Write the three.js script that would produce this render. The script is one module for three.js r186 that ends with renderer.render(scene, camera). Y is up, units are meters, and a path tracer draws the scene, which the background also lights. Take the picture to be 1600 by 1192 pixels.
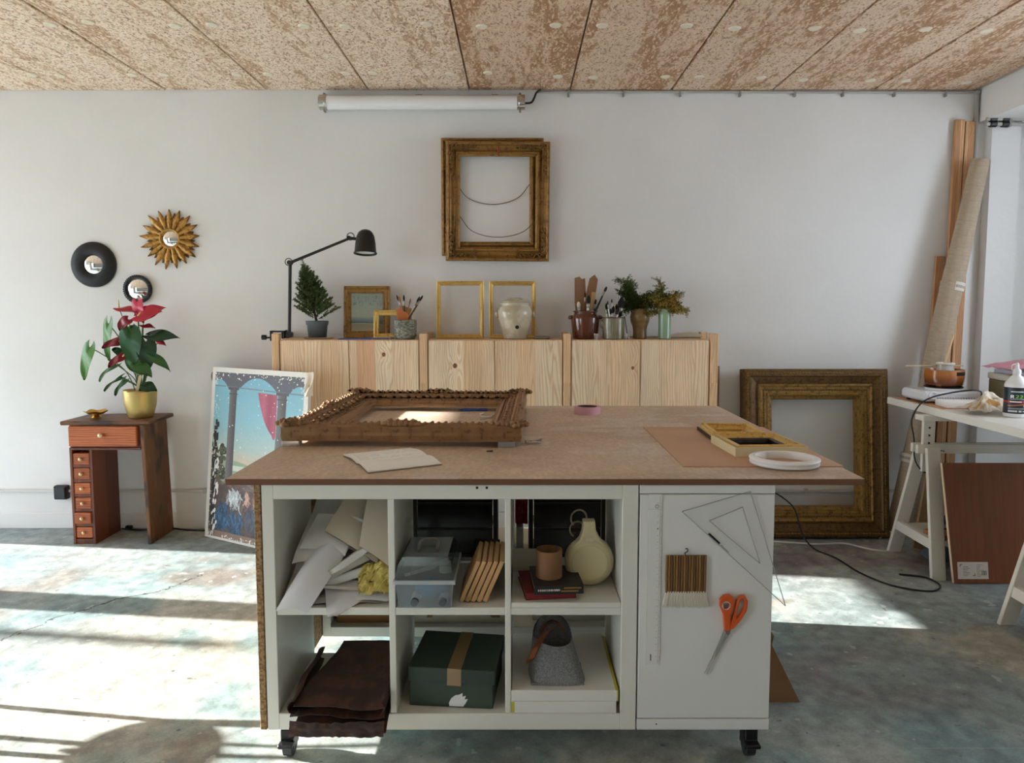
import * as THREE from 'three';
import { mergeGeometries } from 'three/addons/utils/BufferGeometryUtils.js';

// ---------------------------------------------------------------- camera, sky, sun, exposure
const scene = new THREE.Scene();
const FOCAL = 1170;
const camera = new THREE.PerspectiveCamera(2 * Math.atan(596 / FOCAL) * 180 / Math.PI, 1600 / 1192, 0.05, 100);
camera.position.set(0, 1.35, 4.5);
camera.rotation.set(-4.69 * Math.PI / 180, 0, 0);
camera.setViewOffset(1600, 1192, -8, 20, 1600, 1192);
scene.add(camera);
const renderer = new THREE.WebGLRenderer({ antialias: true });
renderer.toneMapping = THREE.LinearToneMapping;
renderer.toneMappingExposure = 1.27;
renderer.shadowMap.enabled = true;
const SKY = new THREE.Color(); SKY.setRGB(0.82, 0.92, 1.06);
scene.background = SKY;
scene.backgroundIntensity = 6.0;
const sun = new THREE.DirectionalLight(new THREE.Color().setRGB(1.0, 0.97, 0.93), 19.5);
sun.position.set(-10, 3.32, -1.2).add(new THREE.Vector3(-0.8, 0.4, 1.2));
sun.target.position.set(-0.8, 0.4, 1.2);
sun.castShadow = true;
sun.shadow.mapSize.set(4096, 4096);
Object.assign(sun.shadow.camera, { left: -6, right: 6, top: 6, bottom: -6, near: 0.5, far: 30 });
scene.add(sun, sun.target);

// ---------------------------------------------------------------- helpers
let seed = 12345;
const rnd = () => { seed = (seed * 1664525 + 1013904223) >>> 0; return seed / 4294967296; };
const rr = (a, b) => a + (b - a) * rnd();
const V = (x, y, z) => new THREE.Vector3(x, y, z);
const DEG = Math.PI / 180;

function hash(x, y, s) { let h = (x * 374761393 + y * 668265263 + s * 2147483647) | 0; h = Math.imul(h ^ (h >>> 13), 1274126177); h ^= h >>> 16; return (h >>> 0) / 4294967296; }
function vn(x, y, s, px = 1 << 20, py = px) {        // tileable value noise
  const xi = Math.floor(x), yi = Math.floor(y), fx = x - xi, fy = y - yi;
  const u = fx * fx * (3 - 2 * fx), v = fy * fy * (3 - 2 * fy);
  const x0 = ((xi % px) + px) % px, x1 = (x0 + 1) % px, y0 = ((yi % py) + py) % py, y1 = (y0 + 1) % py;
  const a = hash(x0, y0, s), b = hash(x1, y0, s), c = hash(x0, y1, s), d = hash(x1, y1, s);
  return a + (b - a) * u + (c - a) * v + (a - b - c + d) * u * v;
}
function fbm(x, y, s, o = 4, px = 1 << 16, py = px) {
  let t = 0, a = 0.5, n = 0;
  for (let i = 0; i < o; i++) { t += a * vn(x, y, s + i * 17, px, py); n += a; a *= 0.5; x *= 2; y *= 2; px *= 2; py *= 2; }
  return t / n;
}
const sm = (a, b, x) => { const t = Math.min(1, Math.max(0, (x - a) / (b - a))); return t * t * (3 - 2 * t); };
const mix3 = (a, b, t) => [a[0] + (b[0] - a[0]) * t, a[1] + (b[1] - a[1]) * t, a[2] + (b[2] - a[2]) * t];
// fn(u, v) gives sRGB 0..255; mw, mh is the real size in metres
function tex(w, h, mw, mh, fn, srgb = true) {
  const d = new Uint8Array(w * h * 4);
  for (let j = 0; j < h; j++) for (let i = 0; i < w; i++) {
    const c = fn(i / w, j / h), k = (j * w + i) * 4;
    if (typeof c === 'number') { d[k] = d[k + 1] = d[k + 2] = Math.max(0, Math.min(255, c)); }
    else { d[k] = Math.max(0, Math.min(255, c[0])); d[k + 1] = Math.max(0, Math.min(255, c[1])); d[k + 2] = Math.max(0, Math.min(255, c[2])); }
    d[k + 3] = 255;
  }
  const t = new THREE.DataTexture(d, w, h);
  t.wrapS = t.wrapT = THREE.RepeatWrapping; t.magFilter = THREE.LinearFilter; t.minFilter = THREE.LinearFilter;
  if (srgb) t.colorSpace = THREE.SRGBColorSpace;
  t.repeat.set(1 / mw, 1 / mh); t.needsUpdate = true;
  return t;
}
function canvasTex(w, h, draw) {
  const c = document.createElement('canvas'); c.width = w; c.height = h;
  draw(c.getContext('2d'), w, h);
  const t = new THREE.CanvasTexture(c); t.colorSpace = THREE.SRGBColorSpace; t.magFilter = THREE.LinearFilter;
  return t;
}
const mat = (color, roughness = 0.6, extra = {}) => new THREE.MeshStandardMaterial({ color, roughness, ...extra });
const phys = (color, roughness, extra = {}) => new THREE.MeshPhysicalMaterial({ color, roughness, ...extra });

// geometries: non-indexed, position + normal + uv
function clean(g) {
  if (g.index) g = g.toNonIndexed();
  for (const k of Object.keys(g.attributes)) if (!['position', 'normal', 'uv'].includes(k)) g.deleteAttribute(k);
  if (!g.attributes.normal) g.computeVertexNormals();
  if (!g.attributes.uv) g.setAttribute('uv', new THREE.BufferAttribute(new Float32Array(g.attributes.position.count * 2), 2));
  return g;
}
// metre uv, v runs along the grain axis
function metreUV(g, grain = 'y', ou = 0, ov = 0) {
  const p = g.attributes.position, uv = g.attributes.uv, n = V(0, 0, 0), a = V(0, 0, 0), b = V(0, 0, 0), c = V(0, 0, 0);
  const gi = { x: 0, y: 1, z: 2 }[grain];
  for (let i = 0; i < p.count; i += 3) {
    a.fromBufferAttribute(p, i); b.fromBufferAttribute(p, i + 1); c.fromBufferAttribute(p, i + 2);
    n.copy(b).sub(a).cross(c.clone().sub(a));
    const ab = [Math.abs(n.x), Math.abs(n.y), Math.abs(n.z)], m = ab.indexOf(Math.max(...ab));
    let ax = [0, 1, 2].filter((k) => k !== m);
    if (ax[0] === gi) ax = [ax[1], ax[0]];
    [a, b, c].forEach((q, k) => { const e = q.toArray(); uv.setXY(i + k, e[ax[0]] + ou, e[ax[1]] + ov); });
  }
  return g;
}
const T = (g, x = 0, y = 0, z = 0, rx = 0, ry = 0, rz = 0, s = 1) => {
  const m = new THREE.Matrix4().compose(V(x, y, z), new THREE.Quaternion().setFromEuler(new THREE.Euler(rx, ry, rz)), Array.isArray(s) ? V(...s) : V(s, s, s));
  g.applyMatrix4(m); return g;
};
// box with chamfered edges, 44 triangles; given by its limits
function cb(x0, x1, y0, y1, z0, z1, r = 0.0015) {
  const h = [(x1 - x0) / 2, (y1 - y0) / 2, (z1 - z0) / 2], c = [(x0 + x1) / 2, (y0 + y1) / 2, (z0 + z1) / 2];
  r = Math.min(r, ...h.map((k) => k * 0.49));
  const pos = [];
  const vtx = (s, f) => [0, 1, 2].map((k) => c[k] + s[k] * (k === f ? h[k] : h[k] - r));
  const tri = (a, b, d) => {
    const n = V(...b).sub(V(...a)).cross(V(...d).sub(V(...a))), o = V(a[0] + b[0] + d[0] - 3 * c[0], a[1] + b[1] + d[1] - 3 * c[1], a[2] + b[2] + d[2] - 3 * c[2]);
    if (n.dot(o) > 0) pos.push(...a, ...b, ...d); else pos.push(...a, ...d, ...b);
  };
  const quad = (a, b, d, e) => { tri(a, b, d); tri(a, d, e); };
  for (let f = 0; f < 3; f++) {
    const [u, v] = [0, 1, 2].filter((k) => k !== f);
    for (const s of [-1, 1]) { const q = (p, t) => { const k = [0, 0, 0]; k[f] = s; k[u] = p; k[v] = t; return vtx(k, f); }; quad(q(-1, -1), q(1, -1), q(1, 1), q(-1, 1)); }
    for (const p of [-1, 1]) for (const t of [-1, 1]) {
      const k = (m) => { const e = [0, 0, 0]; e[f] = m; e[u] = p; e[v] = t; return e; };
      quad(vtx(k(-1), u), vtx(k(1), u), vtx(k(1), v), vtx(k(-1), v));
    }
  }
  for (const a of [-1, 1]) for (const b of [-1, 1]) for (const d of [-1, 1]) tri(vtx([a, b, d], 0), vtx([a, b, d], 1), vtx([a, b, d], 2));
  const g = new THREE.BufferGeometry(); g.setAttribute('position', new THREE.Float32BufferAttribute(pos, 3)); g.computeVertexNormals();
  return clean(g);
}
const plainBox = (x0, x1, y0, y1, z0, z1) => clean(new THREE.BoxGeometry(x1 - x0, y1 - y0, z1 - z0).translate((x0 + x1) / 2, (y0 + y1) / 2, (z0 + z1) / 2));
const lathe = (pts, seg = 32) => clean(new THREE.LatheGeometry(pts.map(([r, y]) => new THREE.Vector2(Math.max(r, 0.00001), y)), seg));
const cyl = (r0, r1, h, seg = 20) => clean(new THREE.CylinderGeometry(r1, r0, h, seg).translate(0, h / 2, 0));   // from y = 0, r0 below
const ball = (r, w = 12, h = 8) => clean(new THREE.SphereGeometry(r, w, h));
const torus = (R, r, a = 8, b = 24, arc = Math.PI * 2) => clean(new THREE.TorusGeometry(R, r, a, b, arc));
function tube(pts, r, seg = 20, rad = 7, closed = false) {
  const c = new THREE.CatmullRomCurve3(pts.map((p) => (p.isVector3 ? p : V(...p))), closed);
  return clean(new THREE.TubeGeometry(c, seg, r, rad, closed));
}
function rod(a, b, r0, r1 = r0, seg = 10) {           // tapered rod between two points
  const A = a.isVector3 ? a : V(...a), B = b.isVector3 ? b : V(...b), d = B.clone().sub(A), g = cyl(r0, r1, d.length(), seg);
  g.applyQuaternion(new THREE.Quaternion().setFromUnitVectors(V(0, 1, 0), d.normalize())); g.translate(A.x, A.y, A.z); return g;
}
function extrude(pts, depth, bevel = 0, holes = []) {   // outline in xy, depth along z
  const s = new THREE.Shape(pts.map((p) => new THREE.Vector2(...p)));
  for (const h of holes) s.holes.push(new THREE.Path(h.map((p) => new THREE.Vector2(...p))));
  return clean(new THREE.ExtrudeGeometry(s, { depth, bevelEnabled: bevel > 0, bevelSize: bevel, bevelThickness: bevel, bevelSegments: 2, bevelOffset: -bevel, steps: 1, curveSegments: 10 }));
}
const circle = (r, n = 24, cx = 0, cy = 0, ry = r) => Array.from({ length: n }, (_, i) => [cx + r * Math.cos(i / n * 2 * Math.PI), cy + ry * Math.sin(i / n * 2 * Math.PI)]);
// sheet with thickness from fn(u, v) -> Vector3
function sheet(fn, nu, nv, th = 0.001) {
  const P = [], N = [], e = 1e-3;
  for (let j = 0; j <= nv; j++) for (let i = 0; i <= nu; i++) {
    const u = i / nu, v = j / nv, p = fn(u, v);
    const du = fn(Math.min(1, u + e), v).sub(fn(Math.max(0, u - e), v)), dv = fn(u, Math.min(1, v + e)).sub(fn(u, Math.max(0, v - e)));
    const n = du.cross(dv); if (n.lengthSq() < 1e-16) n.set(0, 1, 0); n.normalize(); P.push(p); N.push(n);
  }
  const pos = [], nor = [], uv = [], W = nu + 1;
  const put = (k, s) => { const p = P[k].clone().addScaledVector(N[k], s * th / 2); pos.push(p.x, p.y, p.z); nor.push(N[k].x * s, N[k].y * s, N[k].z * s); uv.push((k % W) / nu, Math.floor(k / W) / nv); };
  for (let j = 0; j < nv; j++) for (let i = 0; i < nu; i++) {
    const a = j * W + i, b = a + 1, c = a + W, d = c + 1;
    for (const k of [a, b, d, a, d, c]) put(k, 1);
    for (const k of [a, d, b, a, c, d]) put(k, -1);
  }
  const edge = (k, l) => { for (const [q, s] of [[k, 1], [k, -1], [l, -1], [k, 1], [l, -1], [l, 1]]) put(q, s); };
  for (let i = 0; i < nu; i++) { edge(i, i + 1); edge(nv * W + i + 1, nv * W + i); }
  for (let j = 0; j < nv; j++) { edge((j + 1) * W, j * W); edge(j * W + nu, (j + 1) * W + nu); }
  const g = new THREE.BufferGeometry();
  g.setAttribute('position', new THREE.Float32BufferAttribute(pos, 3)); g.setAttribute('normal', new THREE.Float32BufferAttribute(nor, 3)); g.setAttribute('uv', new THREE.Float32BufferAttribute(uv, 2));
  return g;
}
const used = new Map();
function numbered(n) { const k = used.get(n) ?? 0; used.set(n, k + 1); return k ? n + '_' + String(k).padStart(3, '0') : n; }
function part(name, geos, m, parent, opt = {}) {
  geos = (Array.isArray(geos) ? geos : [geos]).map(clean);
  const g = geos.length > 1 ? mergeGeometries(geos) : geos[0];
  if (opt.uv !== false) metreUV(g, opt.grain ?? 'y', opt.ou ?? 0, opt.ov ?? 0);
  const o = new THREE.Mesh(g, m); o.name = name; o.castShadow = o.receiveShadow = true;
  if (opt.at) o.position.set(...opt.at);
  if (opt.label) o.userData.label = opt.label;
  if (opt.kind) o.userData.kind = opt.kind;
  if (parent) parent.add(o);
  return o;
}
function thing(name, label, category, at = [0, 0, 0], turn = 0, group) {
  const o = new THREE.Group(); o.name = numbered(name); o.position.set(...at); o.rotation.y = turn; o.userData = { label, category };
  if (group) o.userData.group = group;
  scene.add(o); return o;
}
function single(name, geos, m, label, category, opt = {}) {       // a thing that is one mesh
  const o = part(numbered(name), geos, m, scene, { ...opt, label: undefined }); Object.assign(o.userData, { label, category });
  if (opt.group) o.userData.group = opt.group;
  if (opt.turn) o.rotation.y = opt.turn;
  return o;
}
function struct(name, geos, m, opt = {}) { const o = part(name, geos, m, scene, opt); o.userData.kind = 'structure'; o.userData.label = opt.say; o.userData.category = opt.cat ?? 'structure'; return o; }
// ---------------------------------------------------------------- materials
const crack = [[-2.10, 1.60], [-2.08, 1.48], [-2.02, 1.40], [-2.03, 1.34], [-1.93, 1.24], [-1.86, 1.12], [-1.70, 1.02], [-1.62, 0.86], [-1.60, 0.80]];
function segDist(x, y, a, b) { const dx = b[0] - a[0], dy = b[1] - a[1], t = Math.max(0, Math.min(1, ((x - a[0]) * dx + (y - a[1]) * dy) / (dx * dx + dy * dy))); return Math.hypot(x - a[0] - t * dx, y - a[1] - t * dy); }
const floorTex = tex(2048, 1024, 9.2, 4.6, (u, v) => {
  let X = u * 9.2; if (X > 3.6) X -= 9.2; const Z = v * 4.6;
  const big = fbm(u * 9, v * 5, 3, 3, 9, 5), mid = fbm(u * 27, v * 15, 11, 4, 27, 15), fine = fbm(u * 210, v * 105, 31, 3, 210, 105), grain = hash(Math.floor(u * 2048), Math.floor(v * 1024), 5);
  let c = mix3([138, 150, 149], [166, 170, 162], sm(0.42, 0.68, big));
  c = mix3(c, [116, 146, 150], sm(0.5, 0.68, mid) * 0.6);
  c = mix3(c, [188, 184, 172], sm(0.6, 0.78, fbm(u * 14 + 3, v * 8, 51, 4, 14, 8)) * 0.8);
  const mauve = sm(0.9, 0.2, Math.hypot((X - 1.85) / 1.0, (Z - 0.62) / 0.55)) + 0.7 * sm(0.9, 0.1, Math.hypot((X - 1.3) / 0.6, (Z - 1.85) / 0.4));
  c = mix3(c, [130, 108, 112], mauve * sm(0.35, 0.65, mid) * 0.9);
  c = mix3(c, [120, 96, 82], sm(0.62, 0.75, fbm(u * 12 + 8, v * 8, 77, 4, 12, 8)) * 0.5);
  const k = 1 + (fine - 0.5) * 0.38 + (grain - 0.5) * 0.12; c = [c[0] * k, c[1] * k, c[2] * k];
  const fleck = fbm(u * 200, v * 100, 91, 3, 200, 100); if (fleck > 0.80) c = mix3(c, [205, 204, 198], 0.6);
  if (fbm(u * 330, v * 165, 131, 2, 330, 165) > 0.90) c = mix3(c, [78, 76, 72], 0.7);
  const scr = vn(u * 30, v * 700, 41, 30, 700); if (scr > 0.965) c = mix3(c, [190, 190, 184], 0.4);
  if (X < -1.4 && Z > 0.7 && Z < 1.7) {
    const jx = X + (vn(X * 60, Z * 60, 9) - 0.5) * 0.03; let d = 9;
    for (let i = 0; i + 1 < crack.length; i++) d = Math.min(d, segDist(jx, Z, crack[i], crack[i + 1]));
    if (d < 0.005) c = mix3([50, 50, 48], c, sm(0.001, 0.005, d));
  }
  return c;
});
const floorBump = tex(1024, 512, 3.5, 1.75, (u, v) => 255 * (0.5 * fbm(u * 60, v * 30, 5, 4, 60, 30) + 0.5 * fbm(u * 9, v * 5, 6, 3, 9, 5)), false);
const M = {};
M.floor = new THREE.MeshStandardMaterial({ map: floorTex, bumpMap: floorBump, bumpScale: 0.006, roughness: 0.62 });
const plasterBump = tex(512, 512, 1.3, 1.3, (u, v) => 255 * (0.6 * fbm(u * 50, v * 50, 15, 3, 50, 50) + 0.4 * fbm(u * 6, v * 6, 16, 3, 6, 6)), false);
const plasterTex = tex(512, 512, 2.9, 2.9, (u, v) => { const n = fbm(u * 6, v * 6, 25, 5, 6, 6) - 0.5; return [231 + n * 12, 230 + n * 12, 227 + n * 14]; });
M.wall = new THREE.MeshStandardMaterial({ map: plasterTex, bumpMap: plasterBump, bumpScale: 0.0012, roughness: 0.85 });
M.trimWhite = mat('#e6e5e1', 0.5);
function woolTex(s, stain) {
  return tex(1024, 1024, 0.9, 1.8, (u, v) => {
    const w = fbm(u * 12, v * 24, s + 2, 2, 12, 24) * 2.2;
    const f1 = fbm(u * 150 + w * 6, v * 120, s, 2, 150, 120), f2 = fbm(u * 70, v * 190 + w * 5, s + 9, 2, 70, 190), f = Math.max(f1, f2);
    let c = mix3([222, 190, 160], [248, 228, 206], sm(0.36, 0.64, f)); if (stain > 0.6) c = mix3(c, [214, 178, 146], 0.45);
    c = mix3(c, [132, 94, 66], sm(0.62, 0.78, fbm(u * 130, v * 150, s + 21, 2, 130, 150)) * 0.6);
    const streak = fbm(u * 7, v * 2.0, s + 31, 3, 7, 2), patch = fbm(u * 34, v * 20, s + 41, 4, 34, 20);
    const st = sm(0.50 - stain * 0.12, 0.66 - stain * 0.1, 0.55 * streak + 0.45 * patch) * (0.3 + 0.5 * stain);
    c = mix3(c, [168, 122, 84], st * sm(0.34, 0.62, fbm(u * 110, v * 80, s + 51, 2, 110, 80) + 0.06));
    return c;
  });
}
const woolBump = tex(1024, 1024, 0.5, 0.5, (u, v) => { const w = fbm(u * 9, v * 9, 61, 2, 9, 9) * 2; return 255 * Math.max(fbm(u * 60 + w * 4, v * 46, 62, 2, 60, 46), fbm(u * 40, v * 70 + w * 4, 63, 2, 40, 70)); }, false);
const woolLight = [new THREE.MeshStandardMaterial({ map: woolTex(100, 0.5), bumpMap: woolBump, bumpScale: 0.004, roughness: 0.95 })];
const woolDark = [new THREE.MeshStandardMaterial({ map: woolTex(300, 1), bumpMap: woolBump, bumpScale: 0.004, roughness: 0.95 })];
// boards of glued staves; pal = tones, stave = stave width in metres, rings in lines per metre
function woodTex(s, mw, mh, stave, pal, line, rings, contrast = 0.5, W = 512, Hh = 1024, knots = 0) {
  const n = Math.round(mw / stave), st = [], kn = [];
  for (let i = 0; i < n; i++) st.push({ c: pal[Math.floor(hash(i * 31 + 3, 7 + i * 11, s) * pal.length)], x0: (hash(i, 1, s) - 0.5) * stave * 1.4, y0: hash(i, 2, s) * mh, a: 0.02 + 0.06 * hash(i, 3, s), f: rings * (0.7 + 0.7 * hash(i, 4, s)) });
  for (let k = 0; k < knots; k++) kn.push([(Math.floor(hash(k * 37 + 5, 11 + k * 13, s) * n) + 0.5) * stave, hash(k * 53 + 1, 12 + k * 7, s) * mh, 0.008 + 0.010 * hash(k * 17, 13, s)]);
  return tex(W, Hh, mw, mh, (u, v) => {
    const x = u * mw, y = v * mh, i = Math.min(n - 1, Math.floor(x / stave)), q = st[i], lx = x - (i + 0.5) * stave - q.x0;
    let dy = ((y - q.y0 + mh * 1.5) % mh) - mh / 2;
    let wob = (fbm(x * 30, y * 5, s + i, 3) - 0.5) * 0.02, dark = 0, pull = 0;
    for (const [kx, ky, kr] of kn) { const d = Math.hypot(x - kx, (y - ky) * 0.8); if (d < kr) dark = Math.max(dark, sm(kr, kr * 0.75, d)); pull += 0.012 * Math.exp(-d * d / (kr * kr * 9)) * 2; }
    const r = Math.sqrt(lx * lx + dy * dy * q.a * q.a + 0.00002) + wob + pull;
    const ph = r * q.f, g = Math.pow(0.5 + 0.5 * Math.sin(ph * Math.PI * 2), 2.2) * contrast;
    const fib = (fbm(x * 900, y * 14, s + 3, 2) - 0.5) * 0.16 + (fbm(x * 10, y * 2.2, s + 4, 3) - 0.5) * 0.18;
    let c = mix3(q.c, line, g); c = [c[0] * (1 + fib), c[1] * (1 + fib), c[2] * (1 + fib)];
    if (dark) c = mix3(c, [118, 62, 36], dark * 0.85);
    const ed = Math.abs(x - Math.round(x / stave) * stave); if (ed < 0.0012 && n > 1) c = mix3(c, line, 0.35);
    return c;
  });
}
const pinePal = [[238, 212, 178], [243, 222, 192], [233, 202, 164], [230, 184, 150], [240, 216, 184], [234, 206, 170]];
M.pine = [11, 23, 37].map((s) => new THREE.MeshStandardMaterial({ map: woodTex(s, 0.8, 1.2, 0.1, pinePal, [196, 142, 96], 75, 0.4, 1024, 1024, 8), roughness: 0.55 }));
M.post = new THREE.MeshStandardMaterial({ map: woodTex(51, 0.4, 1.2, 0.2, [[230, 198, 156], [224, 188, 146]], [188, 138, 94], 90, 0.35, 256, 512, 1), roughness: 0.6 });
M.darkwood = new THREE.MeshStandardMaterial({ map: woodTex(71, 0.6, 0.9, 0.15, [[128, 66, 32], [116, 58, 30], [138, 74, 36], [104, 52, 28]], [60, 26, 14], 110, 0.55, 512, 512, 0), roughness: 0.45 });
M.drawerwood = new THREE.MeshStandardMaterial({ map: woodTex(73, 0.6, 0.9, 0.15, [[176, 92, 42], [166, 86, 40], [186, 100, 48]], [100, 44, 20], 90, 0.5, 512, 512, 0), roughness: 0.42 });
M.wornwood = new THREE.MeshStandardMaterial({ map: tex(512, 512, 0.5, 0.8, (u, v) => { const g = fbm(u * 60, v * 5, 81, 3, 60, 5), p = fbm(u * 4, v * 5, 82, 4, 4, 5); let c = mix3([122, 78, 40], [92, 54, 28], g); c = mix3(c, [40, 28, 20], sm(0.52, 0.68, p) * 0.85); return mix3(c, [150, 112, 66], sm(0.62, 0.75, fbm(u * 9, v * 5, 83, 3, 9, 5)) * 0.4); }), roughness: 0.5 });
M.plank = new THREE.MeshStandardMaterial({ map: woodTex(91, 0.3, 1.6, 0.1, [[206, 160, 116], [214, 172, 128], [196, 148, 104]], [158, 104, 66], 90, 0.45, 256, 1024, 1), roughness: 0.65 });
M.mdf = new THREE.MeshStandardMaterial({ map: tex(1024, 1024, 2, 2, (u, v) => {
  const n = fbm(u * 5, v * 5, 201, 5, 5, 5), f = fbm(u * 240, v * 120, 202, 2, 240, 120), h = hash(Math.floor(u * 1024), Math.floor(v * 1024), 8);
  let c = mix3([190, 164, 139], [206, 182, 158], sm(0.35, 0.65, n)); c = mix3(c, [214, 198, 186], sm(0.58, 0.72, fbm(u * 9, v * 16, 205, 4, 9, 16)) * 0.6);
  const k = 1 + (f - 0.5) * 0.16 + (h - 0.5) * 0.07; if (vn(u * 40, v * 500, 203, 40, 500) > 0.975) c = mix3(c, [205, 190, 176], 0.35); return [c[0] * k, c[1] * k, c[2] * k];
}), roughness: 0.5 });
M.mdfEdge = mat('#6f4a33', 0.7);
M.hardboard = new THREE.MeshStandardMaterial({ map: tex(512, 512, 1, 1, (u, v) => { const n = fbm(u * 8, v * 8, 211, 4, 8, 8), h = hash(Math.floor(u * 512), Math.floor(v * 512), 9); const k = 1 + (n - 0.5) * 0.14 + (h - 0.5) * 0.06; return [194 * k, 148 * k, 110 * k]; }), roughness: 0.42 });
M.brownPly = new THREE.MeshStandardMaterial({ map: tex(512, 512, 0.8, 0.8, (u, v) => { const g = fbm(u * 90, v * 4, 221, 3, 90, 4), p = fbm(u * 8, v * 3, 222, 3, 8, 3); const k = 0.84 + 0.2 * g + 0.16 * p; return [122 * k, 68 * k, 36 * k]; }), roughness: 0.5 });
M.white = mat('#dedcd2', 0.42);
M.whiteCool = mat('#e2e2de', 0.35);
M.chip = new THREE.MeshStandardMaterial({ map: tex(512, 512, 0.3, 0.3, (u, v) => { const f = Math.max(fbm(u * 60, v * 30, 231, 2, 60, 30), fbm(u * 30, v * 70, 232, 2, 30, 70)); return mix3([118, 90, 60], [166, 132, 92], sm(0.35, 0.75, f)); }), roughness: 0.9 });
M.black = mat('#0d0e10', 0.42);
M.blackMatte = mat('#101114', 0.55);
M.chrome = mat('#c9c8c4', 0.22, { metalness: 0.95 });
M.steel = mat('#9d9a92', 0.3, { metalness: 0.9 });
M.brass = mat('#c79a45', 0.3, { metalness: 0.9 });
function gilt(a, b, dark, amt, s, rough, metal) {
  return new THREE.MeshStandardMaterial({ map: tex(256, 256, 0.25, 0.25, (u, v) => { let c = mix3(a, b, fbm(u * 8, v * 8, s, 4, 8, 8)); return mix3(c, dark, sm(0.60 - amt * 0.2, 0.82 - amt * 0.1, fbm(u * 22, v * 22, s + 5, 4, 22, 22)) * 0.55); }), roughness: rough, metalness: metal });
}
M.oldGilt = gilt([128, 92, 42], [170, 128, 66], [70, 46, 22], 0.35, 301, 0.42, 0.4);
M.ornGilt = gilt([104, 72, 30], [150, 108, 50], [52, 32, 14], 0.5, 305, 0.4, 0.4);
M.bigGilt = gilt([128, 96, 42], [160, 124, 62], [58, 40, 18], 0.5, 311, 0.5, 0.35);
M.bigGiltDark = gilt([92, 66, 30], [116, 86, 42], [46, 30, 14], 0.5, 315, 0.55, 0.3);
M.carved = gilt([126, 94, 64], [160, 122, 84], [84, 58, 38], 0.1, 321, 0.5, 0.3);
M.carvedSide = gilt([122, 82, 34], [158, 110, 48], [66, 42, 20], 0.5, 325, 0.55, 0.25);
M.gold = gilt([214, 176, 98], [232, 200, 124], [160, 120, 56], 0.1, 331, 0.32, 0.6);
M.goldPot = mat('#bda566', 0.34, { metalness: 0.65 });
M.sunGold = gilt([168, 120, 54], [204, 158, 82], [86, 54, 22], 0.4, 341, 0.42, 0.55);
M.paper = mat('#f2efe8', 0.8); M.paperGrey = mat('#cfcac2', 0.8);
M.paperCream = mat('#d8cbb6', 0.85);
M.stem = mat('#4c6a2c', 0.6);
const glassy = (c, r = 0.05, t = 0.9) => phys(c, r, { transmission: t, thickness: 0, ior: 1.45 });

// ---------------------------------------------------------------- the room
const XL = -5.2, XR = 3.4, ZB = 10.6, CH = 2.615;
struct('floor', plainBox(-5.5, 3.6, -0.2, 0, -0.2, ZB + 0.2), M.floor, { say: 'worn concrete floor with sunlight and dust', cat: 'floor' });
struct('wall_back', plainBox(-5.5, 3.6, 0, 2.8, -0.2, 0), M.wall, { say: 'white plastered wall behind the cabinets', cat: 'wall' });
struct('wall_front', plainBox(-5.5, 3.6, 0, 2.8, ZB, ZB + 0.2), M.wall, { say: 'white wall behind the viewer', cat: 'wall' });
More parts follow.
